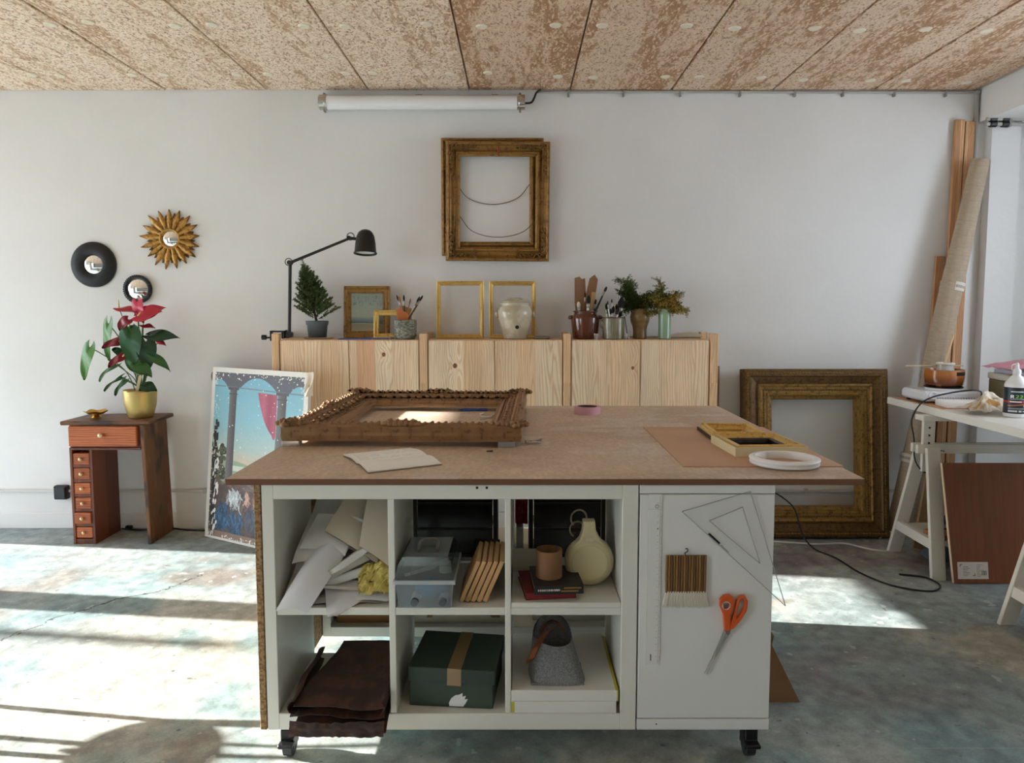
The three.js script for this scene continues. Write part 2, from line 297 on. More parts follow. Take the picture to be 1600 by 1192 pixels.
// left and right walls; sun window plus two unseen windows added for fill
{
  const W1 = [0.03, 2.9], W2 = [5.0, 6.8], WR_ADDED = [0.95, 1.95], HEAD = 2.5, x0 = XL - 0.06, x1 = XL + 0.14;
  struct('wall_left', [plainBox(x0, x1, 0, 2.8, W1[1], W2[0]), plainBox(x0, x1, 0, 2.8, W2[1], ZB), plainBox(x0, XL, 0, 2.8, 0, W1[0]),
    plainBox(x0, XL, HEAD, 2.8, W1[0], W1[1]), plainBox(x0, XL, HEAD, 2.8, W2[0], W2[1]), plainBox(x0, x1, 0, 0.02, W1[0], W1[1]), plainBox(x0, x1, 0, 0.02, W2[0], W2[1])], M.wall, { say: 'white wall with the big shop window and an added second one', cat: 'wall' });
  struct('wall_right', [plainBox(XR, XR + 0.2, 0, 2.8, 0, WR_ADDED[0]), plainBox(XR, XR + 0.2, 0, 2.8, WR_ADDED[1], ZB), plainBox(XR, XR + 0.2, 0, 0.9, WR_ADDED[0], WR_ADDED[1]), plainBox(XR, XR + 0.2, 2.35, 2.8, WR_ADDED[0], WR_ADDED[1])], M.wall, { say: 'white wall on the right beyond the trestle table', cat: 'wall' });
  const pane = phys('#ffffff', 0, { transmission: 1, thickness: 0, ior: 1.02 });
  const frameM = mat('#3a3d40', 0.5);
  [[W1, 0.02, HEAD, XL - 0.03, 'wide shop window that lets the sun in'], [W2, 0.02, HEAD, XL - 0.03, 'added unseen shop window further along, fill light beside the viewer'], [WR_ADDED, 0.9, 2.35, XR + 0.1, 'added unseen side window beyond the trestle table, evens the wall light']].forEach(([w, y, h, x, lab], i) => {
    const wnd = new THREE.Group(); wnd.name = 'window_' + (i + 1); wnd.userData = { kind: 'structure', label: lab, category: 'window' }; scene.add(wnd);
    part('pane', plainBox(x, x + 0.004, y + 0.03, h - 0.005, w[0] + 0.005, w[1] - 0.005), pane, wnd);
    part('window_frame', [cb(x - 0.02, x + 0.03, y, y + 0.03, w[0], w[1]), cb(x - 0.02, x + 0.03, y, h, w[1] - 0.04, w[1])], frameM, wnd);
  });
  // two unseen roller blinds, added to cut off sun and sky light
  for (const [z0, z1, y0, lab] of [[1.30, 2.86, 1.6, 'added unseen wide white roller blind, lowered to limit sun and sky'], [0.04, 0.45, 2.25, 'added unseen narrow white roller blind, limits the sun by the back wall']]) {
    const w = (z1 - z0) / 2, bl = thing('added_roller_blind', lab, 'blind', [XL + 0.05, y0, (z0 + z1) / 2]), hh = 2.48 - y0;
    part('fabric', plainBox(-0.001, 0.001, 0.02, hh, -w, w), mat('#e9e6de', 0.9), bl);
    part('bottom_bar', cb(-0.008, 0.008, 0, 0.025, -w, w), M.trimWhite, bl);
    part('roller', T(cyl(0.022, 0.022, 2 * w, 16), 0, hh, -w, Math.PI / 2), M.trimWhite, bl);
  }
  // narrow plank standing beside the window: its shade crosses the floor
  single('leaning_plank', T(cb(-0.012, 0.012, 0, 1.75, -0.098, 0.098), XL + 0.2, 0.0, 0.81, 0, 0, 0.02), M.plank, 'tall pale plank standing against the shop window', 'plank');
}
// outside: pavement and a slim post
struct('pavement', plainBox(-40, -5.5, -0.35, -0.15, -30, 40), mat('#a3a4a3', 0.9), { say: 'pale pavement outside the window', cat: 'pavement' });
{ const p = thing('street_post', 'slim grey post on the pavement outside', 'post', [-11, -0.15, 0.42]); part('shaft', cyl(0.04, 0.04, 3.4, 12), M.steel, p); part('cap', T(ball(0.05), 0, 3.4, 0), M.steel, p); part('base', cyl(0.09, 0.08, 0.06, 12), M.steel, p); }
// ceiling: slab, wood wool panels and their fixing discs
{
  const c = struct('ceiling', [plainBox(-5.5, 3.6, CH + 0.03, CH + 0.2, -0.2, ZB + 0.2), plainBox(-5.26, XR, CH, CH + 0.03, 2.41, ZB)], woolLight[0], { grain: 'z', say: 'ceiling of wood wool panels', cat: 'ceiling' });
  const xs = [-5.2]; for (let k = -9; k <= 4; k++) xs.push(0.311 + 0.59 * k); 
  const edges = xs.filter((x) => x < 2.71).sort((a, b) => a - b); edges.push(2.7);
  const discs = [[-2.644, 0.302], [-2.497, 0.29], [-2.096, 0.302], [-1.922, 0.302], [-1.528, 0.302], [-1.353, 0.313], [-0.925, 0.33], [-0.778, 0.34], [-0.364, 0.324], [-0.156, 0.335], [0.225, 0.268], [0.42, 0.256], [0.816, 0.268], [1.002, 0.268], [1.347, 0.256], [1.594, 0.209], [1.974, 0.198], [2.171, 0.198], [2.532, 0.162],
    [-2.45, 1.03], [-2.091, 1.034], [-1.906, 1.056], [-1.54, 1.011], [-1.367, 1.026], [-0.96, 1.011], [-0.773, 1.011], [-0.403, 1.041], [-0.159, 1.003], [0.173, 1.018], [0.383, 1.018], [0.763, 1.018], [0.987, 0.987], [1.35, 0.987], [1.568, 0.956], [1.861, 0.972], [2.148, 0.956], [2.5, 0.95]];
  const discG = T(lathe([[0, 0], [0.026, 0], [0.029, 0.002], [0.024, 0.007], [0.018, 0.008], [0.016, 0.006], [0, 0.006]], 18), 0, 0, 0, Math.PI), discM = mat('#efe4cc', 0.5);
  for (let i = 0; i + 1 < edges.length; i++) {
    const a = edges[i] + 0.004, b = edges[i + 1] - 0.004; if (b - a < 0.05) continue;
    const dark = edges[i] > -0.3, m = dark ? woolDark[0] : woolLight[0];
    const p = part('ceiling_panel', cb(a, b, CH - 0.001 * (i % 3), CH + 0.028, 0.004, 2.4, 0.004), m, c, { grain: 'z', ou: i * 0.37, ov: i * 0.53 });
    for (const [x, z] of discs) if (x > a && x < b) { const d = part('fixing_disc', discG.clone(), discM, p, { at: [x, CH - 0.001 * (i % 3) + 0.001, z] }); }
  }
}
struct('trim_1', plainBox(2.705, XR, 2.43, CH + 0.03, 0, ZB), M.wall, { say: 'white boxed-in beam along the right', cat: 'beam' });
struct('trim_2', plainBox(2.75, 2.92, 0, 2.43, 0, 0.067), M.wall, { say: 'flat white pilaster in the corner', cat: 'pilaster' });
struct('baseboard_back', cb(-5.2, 2.75, 0, 0.1, 0, 0.012, 0.003), M.trimWhite, { say: 'low white skirting board', cat: 'baseboard' });
// ---------------------------------------------------------------- wall fittings
{
  const c = thing('cable_duct', 'slim grey cable duct running low along the white wall', 'cable duct', [0, 0.235, 0]);
  part('duct', cb(-3.9, 2.7, -0.008, 0.008, 0, 0.018), mat('#cfccc6', 0.5), c);
  for (const x of [-3.2, -1.9, -0.6, 0.6, 1.76, 2.4]) part('clip', cb(x - 0.012, x + 0.012, -0.014, 0.014, 0, 0.022), mat('#b9b6b0', 0.5), c);
  const s = thing('wall_socket', 'black surface-mounted wall socket beside the small wooden desk', 'socket', [-2.771, 0.229, 0]);
  part('housing', cb(-0.04, 0.04, -0.042, 0.042, 0, 0.04, 0.006), M.blackMatte, s); part('cover', cb(-0.032, 0.032, -0.034, 0.034, 0.04, 0.047, 0.004), mat('#23262b', 0.4), s);
  const t = thing('tube_light', 'unlit white tube light with metal end caps above the gilt frames', 'light', [-0.548, 2.53, 0.06]);
  part('tube', T(cyl(0.04, 0.04, 1.12, 28), -0.56, 0, 0, 0, 0, -Math.PI / 2), phys('#f2f3f4', 0.16, { clearcoat: 0.6, clearcoatRoughness: 0.1 }), t, { label: 'white frosted tube' });
  for (const s2 of [-1, 1]) {
    const e = part('end_cap', [T(cyl(0.043, 0.043, 0.045, 24), s2 > 0 ? 0.548 : -0.593, 0, 0, 0, 0, -Math.PI / 2), T(torus(0.043, 0.003, 6, 24), s2 * 0.56, 0, 0, 0, Math.PI / 2)], M.chrome, t);
    part('clamp', [cb(s2 * 0.565 - 0.006, s2 * 0.565 + 0.006, 0.03, 0.052, -0.058, 0.012), cb(s2 * 0.565 - 0.006, s2 * 0.565 + 0.006, -0.054, -0.038, -0.02, 0.012)], M.steel, e);
  }
  for (const x of [-0.02, 0.42]) part('bracket', cb(x - 0.02, x + 0.02, 0.036, 0.046, -0.06, 0.0), M.steel, t);
  part('cable', tube([[0.592, -0.005, 0], [0.63, 0.0, 0], [0.648, 0.03, -0.01], [0.66, 0.06, -0.02], [0.685, 0.082, -0.03]], 0.006, 20), M.black, t);
  const w = thing('ceiling_conduit', 'thin grey conduit clipped under the ceiling edge and down the corner', 'conduit', [0, 0, 0]);
  part('pipe', tube([[0.12, 2.6, 0.012], [0.9, 2.603, 0.012], [1.6, 2.601, 0.012], [2.3, 2.6, 0.012], [2.66, 2.6, 0.012]], 0.008, 30, 8), mat('#b8b4ac', 0.5), w);
  part('riser', [rod([2.685, 2.6, 0.014], [2.69, 2.0, 0.014], 0.012), T(ball(0.016), 2.685, 2.6, 0.016)], mat('#a9a59d', 0.45), w);
  for (const x of [0.3, 0.62, 0.95, 1.3, 1.62, 1.9, 2.2, 2.5]) part('clip', cb(x - 0.006, x + 0.006, 2.575, 2.612, 0, 0.022), mat('#8f8b84', 0.5), w);
  const h = thing('pipe_run', 'pair of grey pipes with black fittings across the pilaster', 'pipes', [0, 2.415, 0]);
  for (const dy of [-0.014, 0.014]) part('pipe', rod([2.7, dy, 0.09], [3.38, dy, 0.09], 0.011), mat('#b4b1aa', 0.4), h);
  for (const x of [2.72, 2.79, 2.94, 3.1]) part('fitting', [T(cyl(0.019, 0.019, 0.035, 12), x, -0.014, 0.09, 0, 0, -Math.PI / 2), T(cyl(0.019, 0.019, 0.035, 12), x, 0.014, 0.09, 0, 0, -Math.PI / 2)], M.black, h);
  for (const x of [2.83, 3.0]) part('bracket', cb(x - 0.01, x + 0.01, -0.03, 0.03, 0.067, 0.102), M.steel, h);
}
// ---------------------------------------------------------------- mouldings
// rectangular frame standing in xy, base at y = 0, back at z = 0; prof = [[inset, height] ...] from the outer back edge to the inner back edge
function frameRails(parent, w, h, prof, m, name = 'rail') {
  const last = prof[prof.length - 1], loop = [...prof, [last[0], 0], [prof[0][0], 0]];
  const out = [];
  for (let k = 0; k < 4; k++) {
    const L = k % 2 ? h : w, pos = [];
    const at = (s, q) => {                                           // s = -1 or 1 end, mitred
      const e = s * (L / 2 - q[0]);
      const base = (k % 2 ? w : h) / 2 - q[0];
      return [[e, -base, q[1]], [base, e, q[1]], [-e, base, q[1]], [-base, -e, q[1]]][k];
    };
    for (let j = 0; j + 1 < loop.length; j++) {
      const a = at(-1, loop[j]), b = at(1, loop[j]), c = at(1, loop[j + 1]), d = at(-1, loop[j + 1]);
      pos.push(...a, ...b, ...c, ...a, ...c, ...d);
    }
    for (const s of [-1, 1]) for (let j = 1; j + 1 < prof.length + 1; j++) { const a = at(s, loop[0]), b = at(s, loop[j]), c = at(s, loop[j + 1]); if (s < 0) pos.push(...a, ...b, ...c); else pos.push(...a, ...c, ...b); }
    const g = new THREE.BufferGeometry(); g.setAttribute('position', new THREE.Float32BufferAttribute(pos, 3)); g.computeVertexNormals(); g.translate(0, h / 2, 0);
    out.push(part(name, g, m, parent));
  }
  return out;
}
// small C-shaped scrolls along a line from a to b, up = out of the surface, side = across
function scrolls(a, b, side, up, n, size, r, s = 1) {
  const g = [], A = V(...a), B = V(...b), S = V(...side).normalize(), U = V(...up).normalize(), D = B.clone().sub(A).normalize();
  for (let i = 0; i < n; i++) {
    const c = A.clone().lerp(B, (i + 0.5) / n), fl = i % 2 ? 1 : -1, k = size * rr(0.85, 1.15), pts = [];
    for (let t = 0; t <= 8; t++) { const an = t / 8 * 4.6 + 0.4, q = k * (1 - 0.75 * t / 8); pts.push(c.clone().addScaledVector(D, Math.cos(an) * q * s).addScaledVector(S, fl * (Math.sin(an) * q - 0.2 * k)).addScaledVector(U, 0.25 * r + 0.5 * r * t / 8)); }
    g.push(tube(pts, r, 12, 5));
    const bl = ball(r * 1.35, 7, 5); bl.translate(...pts[8].clone().addScaledVector(U, r * 0.4).toArray()); g.push(bl);
    for (const q of [-0.5, 0.5]) { const lf = ball(1, 7, 5); lf.scale(r * 1.8, r * 0.8, r * 0.9); const p = c.clone().addScaledVector(D, q * k * 1.6).addScaledVector(S, -fl * k * 0.5); lf.applyMatrix4(new THREE.Matrix4().makeBasis(D, S, U)); lf.translate(p.x, p.y, p.z); g.push(lf); }
  }
  return g;
}
// two old gilt frames hung one over the other
{
  const prof = [[0, 0], [0, 0.028], [0.005, 0.038], [0.013, 0.041], [0.019, 0.036], [0.024, 0.024], [0.034, 0.015], [0.046, 0.013], [0.056, 0.017], [0.06, 0.026], [0.068, 0.026], [0.072, 0.016], [0.082, 0.010]];
  const mk = (label, at, w, h, rz, wireY, sag) => {
    const f = thing('gilt_frame', label, 'frame', at); f.rotation.z = rz;
    const rails = frameRails(f, w, h, prof, M.oldGilt);
    const orn = [];
    for (const [sx, sy] of [[-1, 0], [1, 0], [-1, 1], [1, 1]]) {
      const x = sx * (w / 2 - 0.03), y = sy ? h - 0.03 : 0.03, dy = sy ? -1 : 1;
      orn.push(...scrolls([x, y, 0.03], [x - sx * 0.16, y, 0.03], [0, 1, 0], [0, 0, 1], 6, 0.017, 0.0046), ...scrolls([x, y, 0.032], [x, y + dy * 0.16, 0.03], [1, 0, 0], [0, 0, 1], 6, 0.017, 0.0046));
    }
    part('corner_ornament', orn, M.ornGilt, f, { label: 'carved leaf scrolls at the corners' });
    part('hanging_wire', tube([[-w / 2 + 0.08, wireY + sag, 0.006], [-w / 4, wireY + sag * 0.3, 0.004], [0, wireY, 0.004], [w / 4, wireY + sag * 0.28, 0.004], [w / 2 - 0.08, wireY + sag * 0.85, 0.006]], 0.0022, 24, 5), mat('#5a4a3a', 0.6), f);
    return f;
  };
  mk('old gilt frame hung behind the other, its edge showing above', [-0.145, 1.655, 0.004], 0.6, 0.68, 0.0, 0.30, 0.14);
  const f = mk('old gilt picture frame hung in front, red string at its top', [-0.116, 1.62, 0.048], 0.605, 0.687, -0.008, 0.14, 0.12);
  part('red_string', tube([[0.0, 0.66, 0.043], [0.002, 0.64, 0.042], [0.004, 0.615, 0.034], [0.006, 0.6, 0.03]], 0.004, 10, 5), mat('#8e2a22', 0.8), f, { label: 'red string loop' });
}
// convex mirrors
const mirrorM = mat('#f4f4f4', 0.02, { metalness: 1 });
function convex(r, bulge, p) { const pts = []; for (let i = 0; i <= 10; i++) { const q = i / 10; pts.push([r * q, bulge * (1 - q * q)]); } const g = lathe(pts.reverse(), 36); return T(g, 0, 0, 0, Math.PI / 2); }
{
  const a = thing('round_mirror', 'wide black ribbed round frame with a small convex mirror', 'mirror', [-2.52, 1.603, 0]);
  const pr = []; for (let i = 0; i <= 26; i++) { const q = i / 26, r = 0.134 - q * 0.072; pr.push([r, 0.012 + 0.02 * Math.sin(q * Math.PI * 0.75) + (i % 2) * 0.0016]); }
  part('frame', T(lathe([[0.06, 0], [0.134, 0], ...pr, [0.06, 0]], 64), 0, 0, 0, Math.PI / 2), M.blackMatte, a);
  part('mirror_glass', T(convex(0.063, 0.016), 0, 0, 0.014), mirrorM, a);
  const b = thing('round_mirror', 'small black beaded round mirror half hidden by the red flowers', 'mirror', [-2.262, 1.457, 0]);
  part('frame', T(lathe([[0.06, 0], [0.083, 0], [0.085, 0.012], [0.078, 0.024], [0.068, 0.026], [0.062, 0.018], [0.06, 0]], 48), 0, 0, 0, Math.PI / 2), M.black, b);
  const bead = []; for (let i = 0; i < 40; i++) { const t = i / 40 * 2 * Math.PI; bead.push(T(ball(0.006, 6, 5), Math.cos(t) * 0.08, Math.sin(t) * 0.08, 0.02)); }
  part('beading', bead, M.black, b);
  part('mirror_glass', T(convex(0.063, 0.018), 0, 0, 0.016), mirrorM, b);
  const s = thing('sunburst_mirror', 'gold sunburst mirror with pointed feather rays', 'mirror', [-2.056, 1.755, 0]);
  for (let ring = 0; ring < 2; ring++) for (let i = 0; i < 17; i++) {
    const an = (i + ring * 0.5) / 17 * 2 * Math.PI + 0.1, L = (ring ? 0.148 : 0.18) * rr(0.94, 1.03), w = 0.0135;
    const g = sheet((u, v) => { const r = 0.05 + (L - 0.05) * u, t = (v - 0.5) * 2, hw = w * (0.7 + 0.4 * Math.min(1, u * 2)) * (u < 0.6 ? 1 : Math.pow(Math.max(0, 1 - (u - 0.6) / 0.4), 0.8)) + 0.0003; return V(r, t * hw, 0.012 - ring * 0.006 + 0.007 * (1 - t * t) - 0.004 * u); }, 12, 4, 0.003);
    T(g, 0, 0, ring ? 0 : 0.004, 0, 0, an);
    part('ray', g, M.sunGold, s);
  }
  part('rim', T(lathe([[0.05, 0], [0.062, 0.002], [0.063, 0.022], [0.056, 0.028], [0.05, 0.022], [0.049, 0.01]], 40), 0, 0, 0, Math.PI / 2), M.sunGold, s);
  part('mirror_glass', T(convex(0.05, 0.014), 0, 0, 0.014), mirrorM, s);
}
// ---------------------------------------------------------------- pine cabinets
const CT = 1.168;                                    // top of the cabinets
{
  const posts = [[-1.378, -1.336], [-0.549, -0.503], [0.259, 0.302], [1.084, 1.13]];
  const say = ['left end', 'between the left and middle cabinets', 'between the middle and right cabinets', 'right end'];
  posts.forEach(([a, b], i) => {
    const p = thing('shelf_upright', ['pine shelf upright at the left end, under the desk lamp clamp', 'pine shelf upright between the left and middle cabinets', 'pine shelf upright between the middle and right cabinets', 'pine shelf upright at the right end of the cabinets'][i], 'shelf upright', [(a + b) / 2, 0, 0]);
    const w = (b - a) / 2 - 0.001;
    for (const z of [0.275, 0.035]) part('post', cb(-w, w, 0, 1.203, z - 0.018, z + 0.03, 0.003), M.post, p, { ou: i * 0.13, ov: z });
    for (const y of [0.15, 0.62, 1.1]) part('rung', rod([0, y, 0.06], [0, y, 0.26], 0.011), M.post, p, { grain: 'z' });
  });
  const doors = [[-1.334, -0.946, -0.551], [-0.501, -0.126, 0.257], [0.304, 0.694, 1.082]];
  doors.forEach(([a, m, b], i) => {
    const c = thing('pine_cabinet', ['left pine cabinet with two plain doors behind the potted spruce', 'middle pine cabinet with two plain doors under the gold frames', 'right pine cabinet with two plain doors under the brown jar'][i], 'cabinet', [0, 0, 0]);
    part('body', [cb(a, b, CT - 0.018, CT, 0.02, 0.29), cb(a, a + 0.018, 0.338, CT - 0.018, 0.02, 0.28), cb(b - 0.018, b, 0.338, CT - 0.018, 0.02, 0.28), cb(a + 0.018, b - 0.018, 0.338, 0.356, 0.02, 0.28), plainBox(a + 0.018, b - 0.018, 0.356, CT - 0.018, 0.02, 0.028)], M.post, c, { grain: 'x' });
    [[a + 0.002, m - 0.002], [m + 0.002, b - 0.002]].forEach(([x0, x1], k) => {
      part('door', cb(x0, x1, 0.342, CT - 0.003, 0.282, 0.3, 0.004), M.pine[(i + k) % 3], c, { ou: i * 0.3 + k * 0.4, ov: 0 });
    });
  });
}
// ---------------------------------------------------------------- things on the cabinets
{ // clamp lamp
  const l = thing('desk_lamp', 'black metal clamp lamp with bent arm reaching over the spruce', 'lamp', [-1.3, 1.19, 0.25]);
  part('lower_arm', rod([0.008, 0.02, 0], [0.022, 0.405, 0], 0.0095), M.black, l);
  part('upper_arm', rod([0.022, 0.41, 0], [0.358, 0.545, 0], 0.0085, 0.0075), M.black, l);
  part('joint', [T(cyl(0.013, 0.013, 0.04, 16), 0.022, 0.41, -0.02, Math.PI / 2), T(torus(0.02, 0.0025, 6, 18), 0.014, 0.414, 0.0), T(cyl(0.012, 0.012, 0.036, 16), 0.358, 0.547, -0.018, Math.PI / 2), T(torus(0.02, 0.0025, 6, 18), 0.365, 0.556, 0), rod([0.358, 0.547, 0], [0.4, 0.542, 0], 0.009)], M.black, l);
  const sh = part('shade', T(lathe([[0.062, -0.06], [0.064, -0.062], [0.066, -0.058], [0.06, -0.05], [0.056, 0.0], [0.05, 0.036], [0.04, 0.058], [0.026, 0.071], [0.01, 0.076], [0, 0.077], [0, 0.073], [0.022, 0.068], [0.046, 0.034], [0.053, 0], [0.056, -0.05], [0.062, -0.06]], 36), 0.448, 0.52, 0.0, -0.14), M.black, l);
  part('shade_lining', T(lathe([[0.0535, -0.052], [0.050, 0], [0.043, 0.03], [0.02, 0.06]], 32), 0.448, 0.52, 0, -0.14), mat('#f0efec', 0.6), sh, { label: 'white inside of the shade' });
  part('clamp', [cb(-0.033, -0.018, -0.018, 0.026, -0.02, 0.02, 0.004), T(cyl(0.024, 0.024, 0.016, 20), -0.006, 0.008, -0.02, Math.PI / 2), T(cyl(0.018, 0.018, 0.03, 16), 0.008, 0.006, -0.015, Math.PI / 2), cb(-0.1, -0.018, 0.018, 0.028, -0.012, 0.012), cb(-0.1, -0.088, -0.03, 0.022, -0.012, 0.012), T(cyl(0.005, 0.005, 0.062, 10), -0.142, -0.012, 0, 0, 0, -Math.PI / 2)], M.black, l);
  part('clamp_knob', T(cyl(0.014, 0.014, 0.024, 12), -0.148, -0.01, 0, 0, 0, -Math.PI / 2), M.black, l);
}
{ // spruce
  single('plant_saucer', lathe([[0, 0], [0.075, 0], [0.085, 0.008], [0.083, 0.01], [0.073, 0.004], [0, 0.004]], 32), mat('#c9b49c', 0.8), 'flat beige saucer under the spruce pot', 'saucer', { at: [-1.148, CT, 0.17] });
  const p = thing('potted_spruce', 'small potted dark green spruce tree in a grey plastic pot', 'plant', [-1.154, CT + 0.004, 0.17]);
  part('pot', lathe([[0, 0], [0.05, 0], [0.058, 0.075], [0.062, 0.076], [0.065, 0.1], [0.061, 0.1], [0.058, 0.08], [0.056, 0.08], [0.0, 0.08]], 32), mat('#4c5559', 0.55), p);
  part('soil', T(cyl(0.055, 0.055, 0.006, 20), 0, 0.082, 0), mat('#2c221b', 0.95), p);
  part('trunk', rod([0, 0.08, 0], [-0.072, 0.42, 0], 0.008, 0.002), mat('#4a3626', 0.9), p);
  const wood = [], need = [];
  const needle = (a, d, L) => { const g = clean(new THREE.ConeGeometry(0.0024, L, 3, 1, true).translate(0, L / 2, 0)); g.applyQuaternion(new THREE.Quaternion().setFromUnitVectors(V(0, 1, 0), d.clone().normalize())); g.translate(a.x, a.y, a.z); need.push(g); };
  const twig = (a, b) => {
    wood.push(rod(a, b, 0.0022, 0.001, 5)); const d = b.clone().sub(a), L = d.length(), n = Math.ceil(L / 0.0016);
    for (let i = 0; i < n; i++) { const q = a.clone().addScaledVector(d, (i + rnd()) / n), dir = d.clone().normalize().multiplyScalar(0.7).add(V(rr(-1, 1), rr(-1, 1), rr(-1, 1)).normalize().multiplyScalar(0.85)); needle(q, dir, rr(0.011, 0.017)); }
  };
  for (let i = 0; i < 92; i++) {
    const t = Math.pow((i + 0.5) / 92, 0.85), an = i * 2.399, y = 0.10 + 0.30 * t, base = V(-0.072 * (y - 0.08) / 0.34, y, 0), L = (0.125 * (1 - t) + 0.028) * rr(0.82, 1.12);
    const rise = 0.55 + 0.75 * t, d = V(Math.cos(an), rise, Math.sin(an) * 0.8).normalize(), tip = base.clone().addScaledVector(d, L);
    twig(base.clone().addScaledVector(d, L * 0.12), tip);
    if (L > 0.06) for (const s of [-1, 1]) for (const f of [0.3, 0.62]) { const m = base.clone().addScaledVector(d, L * (f + rr(-0.08, 0.08))), d2 = d.clone().applyAxisAngle(V(0, 1, 0), s * rr(0.5, 0.9)); twig(m, m.clone().addScaledVector(d2, L * 0.42)); }
  }
  twig(V(-0.066, 0.4, 0), V(-0.078, 0.45, 0));
  part('branches', wood, mat('#4c3a26', 0.9), p);
  part('needles', need, mat('#4a5d2a', 0.7), p, { kind: 'stuff' });
}
// plain frame with simple profile
function simpleFrame(name, label, at, w, h, railW, depth, m, tilt = 0, turn = 0) {
  const f = thing(name, label, 'frame', at, turn); f.rotation.order = 'YXZ'; f.rotation.x = tilt;
  const r = railW;
  frameRails(f, w, h, [[0, 0], [0, depth * 0.85], [r * 0.12, depth], [r * 0.35, depth], [r * 0.45, depth * 0.8], [r * 0.7, depth * 0.62], [r * 0.8, depth * 0.7], [r * 0.92, depth * 0.6], [r, depth * 0.4]], m);
  return f;
}
{
  const f = simpleFrame('seascape_painting', 'small misty seascape painting in a brown gilt frame on the cabinet', [-0.878, CT, 0.112], 0.268, 0.305, 0.042, 0.024, M.oldGilt, -0.1);
  const t = canvasTex(256, 300, (c, w, h) => {
    const g = c.createLinearGradient(0, 0, 0, h); g.addColorStop(0, '#8f9b90'); g.addColorStop(0.3, '#9aa69a'); g.addColorStop(0.6, '#a9b0a0'); g.addColorStop(0.68, '#7f9290'); g.addColorStop(0.76, '#5f7470'); g.addColorStop(0.8, '#8d8a74'); g.addColorStop(1, '#a59c82'); c.fillStyle = g; c.fillRect(0, 0, w, h);
    for (let i = 0; i < 500; i++) { c.fillStyle = `rgba(${90 + rnd() * 90 | 0},${100 + rnd() * 80 | 0},${90 + rnd() * 70 | 0},0.14)`; c.fillRect(rnd() * w, rnd() * h, rr(3, 26), rr(1, 7)); }
    for (let i = 0; i < 60; i++) { c.fillStyle = 'rgba(70,84,78,0.25)'; const x = rnd() * w; c.fillRect(x, rr(0.05, 0.3) * h, rr(2, 12), rr(4, 22)); }
    c.strokeStyle = '#46594f'; c.lineWidth = 4; c.beginPath(); c.moveTo(0, h * 0.78); c.quadraticCurveTo(w * 0.4, h * 0.74, w, h * 0.81); c.stroke(); c.strokeStyle = '#cfd2c2'; c.lineWidth = 2; c.beginPath(); c.moveTo(0, h * 0.8); c.quadraticCurveTo(w * 0.5, h * 0.78, w, h * 0.83); c.stroke();
  });
  const q = clean(new THREE.BoxGeometry(0.186, 0.223, 0.004)); q.translate(0, 0.1525, 0.007);
  part('canvas', q, new THREE.MeshStandardMaterial({ map: t, roughness: 0.7 }), f, { uv: false, label: 'grey-green beach picture' });
  simpleFrame('gold_frame', 'smallest empty gold frame leaning before the seascape', [-0.75, CT, 0.145], 0.165, 0.165, 0.03, 0.016, M.gold, -0.12);
  simpleFrame('gold_frame', 'slim empty gold frame on the cabinet, left of the matching one', [-0.335, CT, 0.09], 0.277, 0.335, 0.024, 0.016, M.gold, -0.09);
  simpleFrame('gold_frame', 'slim empty gold frame standing behind the white lidded jar', [-0.027, CT, 0.09], 0.274, 0.335, 0.024, 0.016, M.gold, -0.09);
}
{ // blue tools lying flat on the cabinet
  single('blue_folder', [cb(-0.16, 0.02, 0, 0.006, -0.03, 0.03), T(cb(-0.02, 0.15, 0.006, 0.010, -0.028, 0.026), 0, 0, 0, 0, 0.05)], mat('#3558a0', 0.5), 'flat blue plastic sheets lying at the cabinet edge', 'sheets', { at: [-0.85, CT, 0.258] });
  single('cork_stopper', T(lathe([[0, 0], [0.008, 0], [0.01, 0.016], [0, 0.016]], 12), 0, 0, 0, 0, 0, 0), mat('#c59a5a', 0.9), 'tiny cork beside the speckled brush pot', 'cork', { at: [-0.718, CT, 0.268] });
}
// a paint brush: base at its lower end, leaning
const brushM = { red: mat('#8d2a2a', 0.4), wood: mat('#b98955', 0.5), white: mat('#e6e2da', 0.4), black: mat('#1c1a1a', 0.4), brown: mat('#5a3722', 0.5) };
const bristle = { dark: mat('#191614', 0.9), tan: mat('#a06a38', 0.9), cream: mat('#d8cdb8', 0.9) };
function brush(label, group, base, tip, handle, br, r = 0.0045, wide = 1, bl = 0.035) {
  const o = thing('paint_brush', label, 'brush', base, 0, group), d = V(...tip).sub(V(...base)), L = d.length(), inner = new THREE.Quaternion().setFromUnitVectors(V(0, 1, 0), d.clone().normalize());
  o.quaternion.copy(inner);
  part('handle', lathe([[0, 0], [r * 0.6, 0.002], [r * 0.9, L * 0.3], [r * 1.1, L * 0.55], [r * 0.8, L - bl - 0.025], [0, L - bl - 0.025]], 10), handle, o);
  part('ferrule', T(lathe([[r * 0.8, 0], [r * 1.05, 0.006], [r * 1.15, 0.026], [0, 0.026]], 10), 0, L - bl - 0.026, 0, 0, 0, 0, [wide, 1, 1]), M.steel, o);
  part('bristles', T(lathe([[r * 1.1, 0], [r * 1.35, bl * 0.5], [r * 0.7, bl * 0.9], [0, bl]], 10), 0, L - bl, 0, 0, 0, 0, [wide, 1, 1]), br, o);
  return o;
}
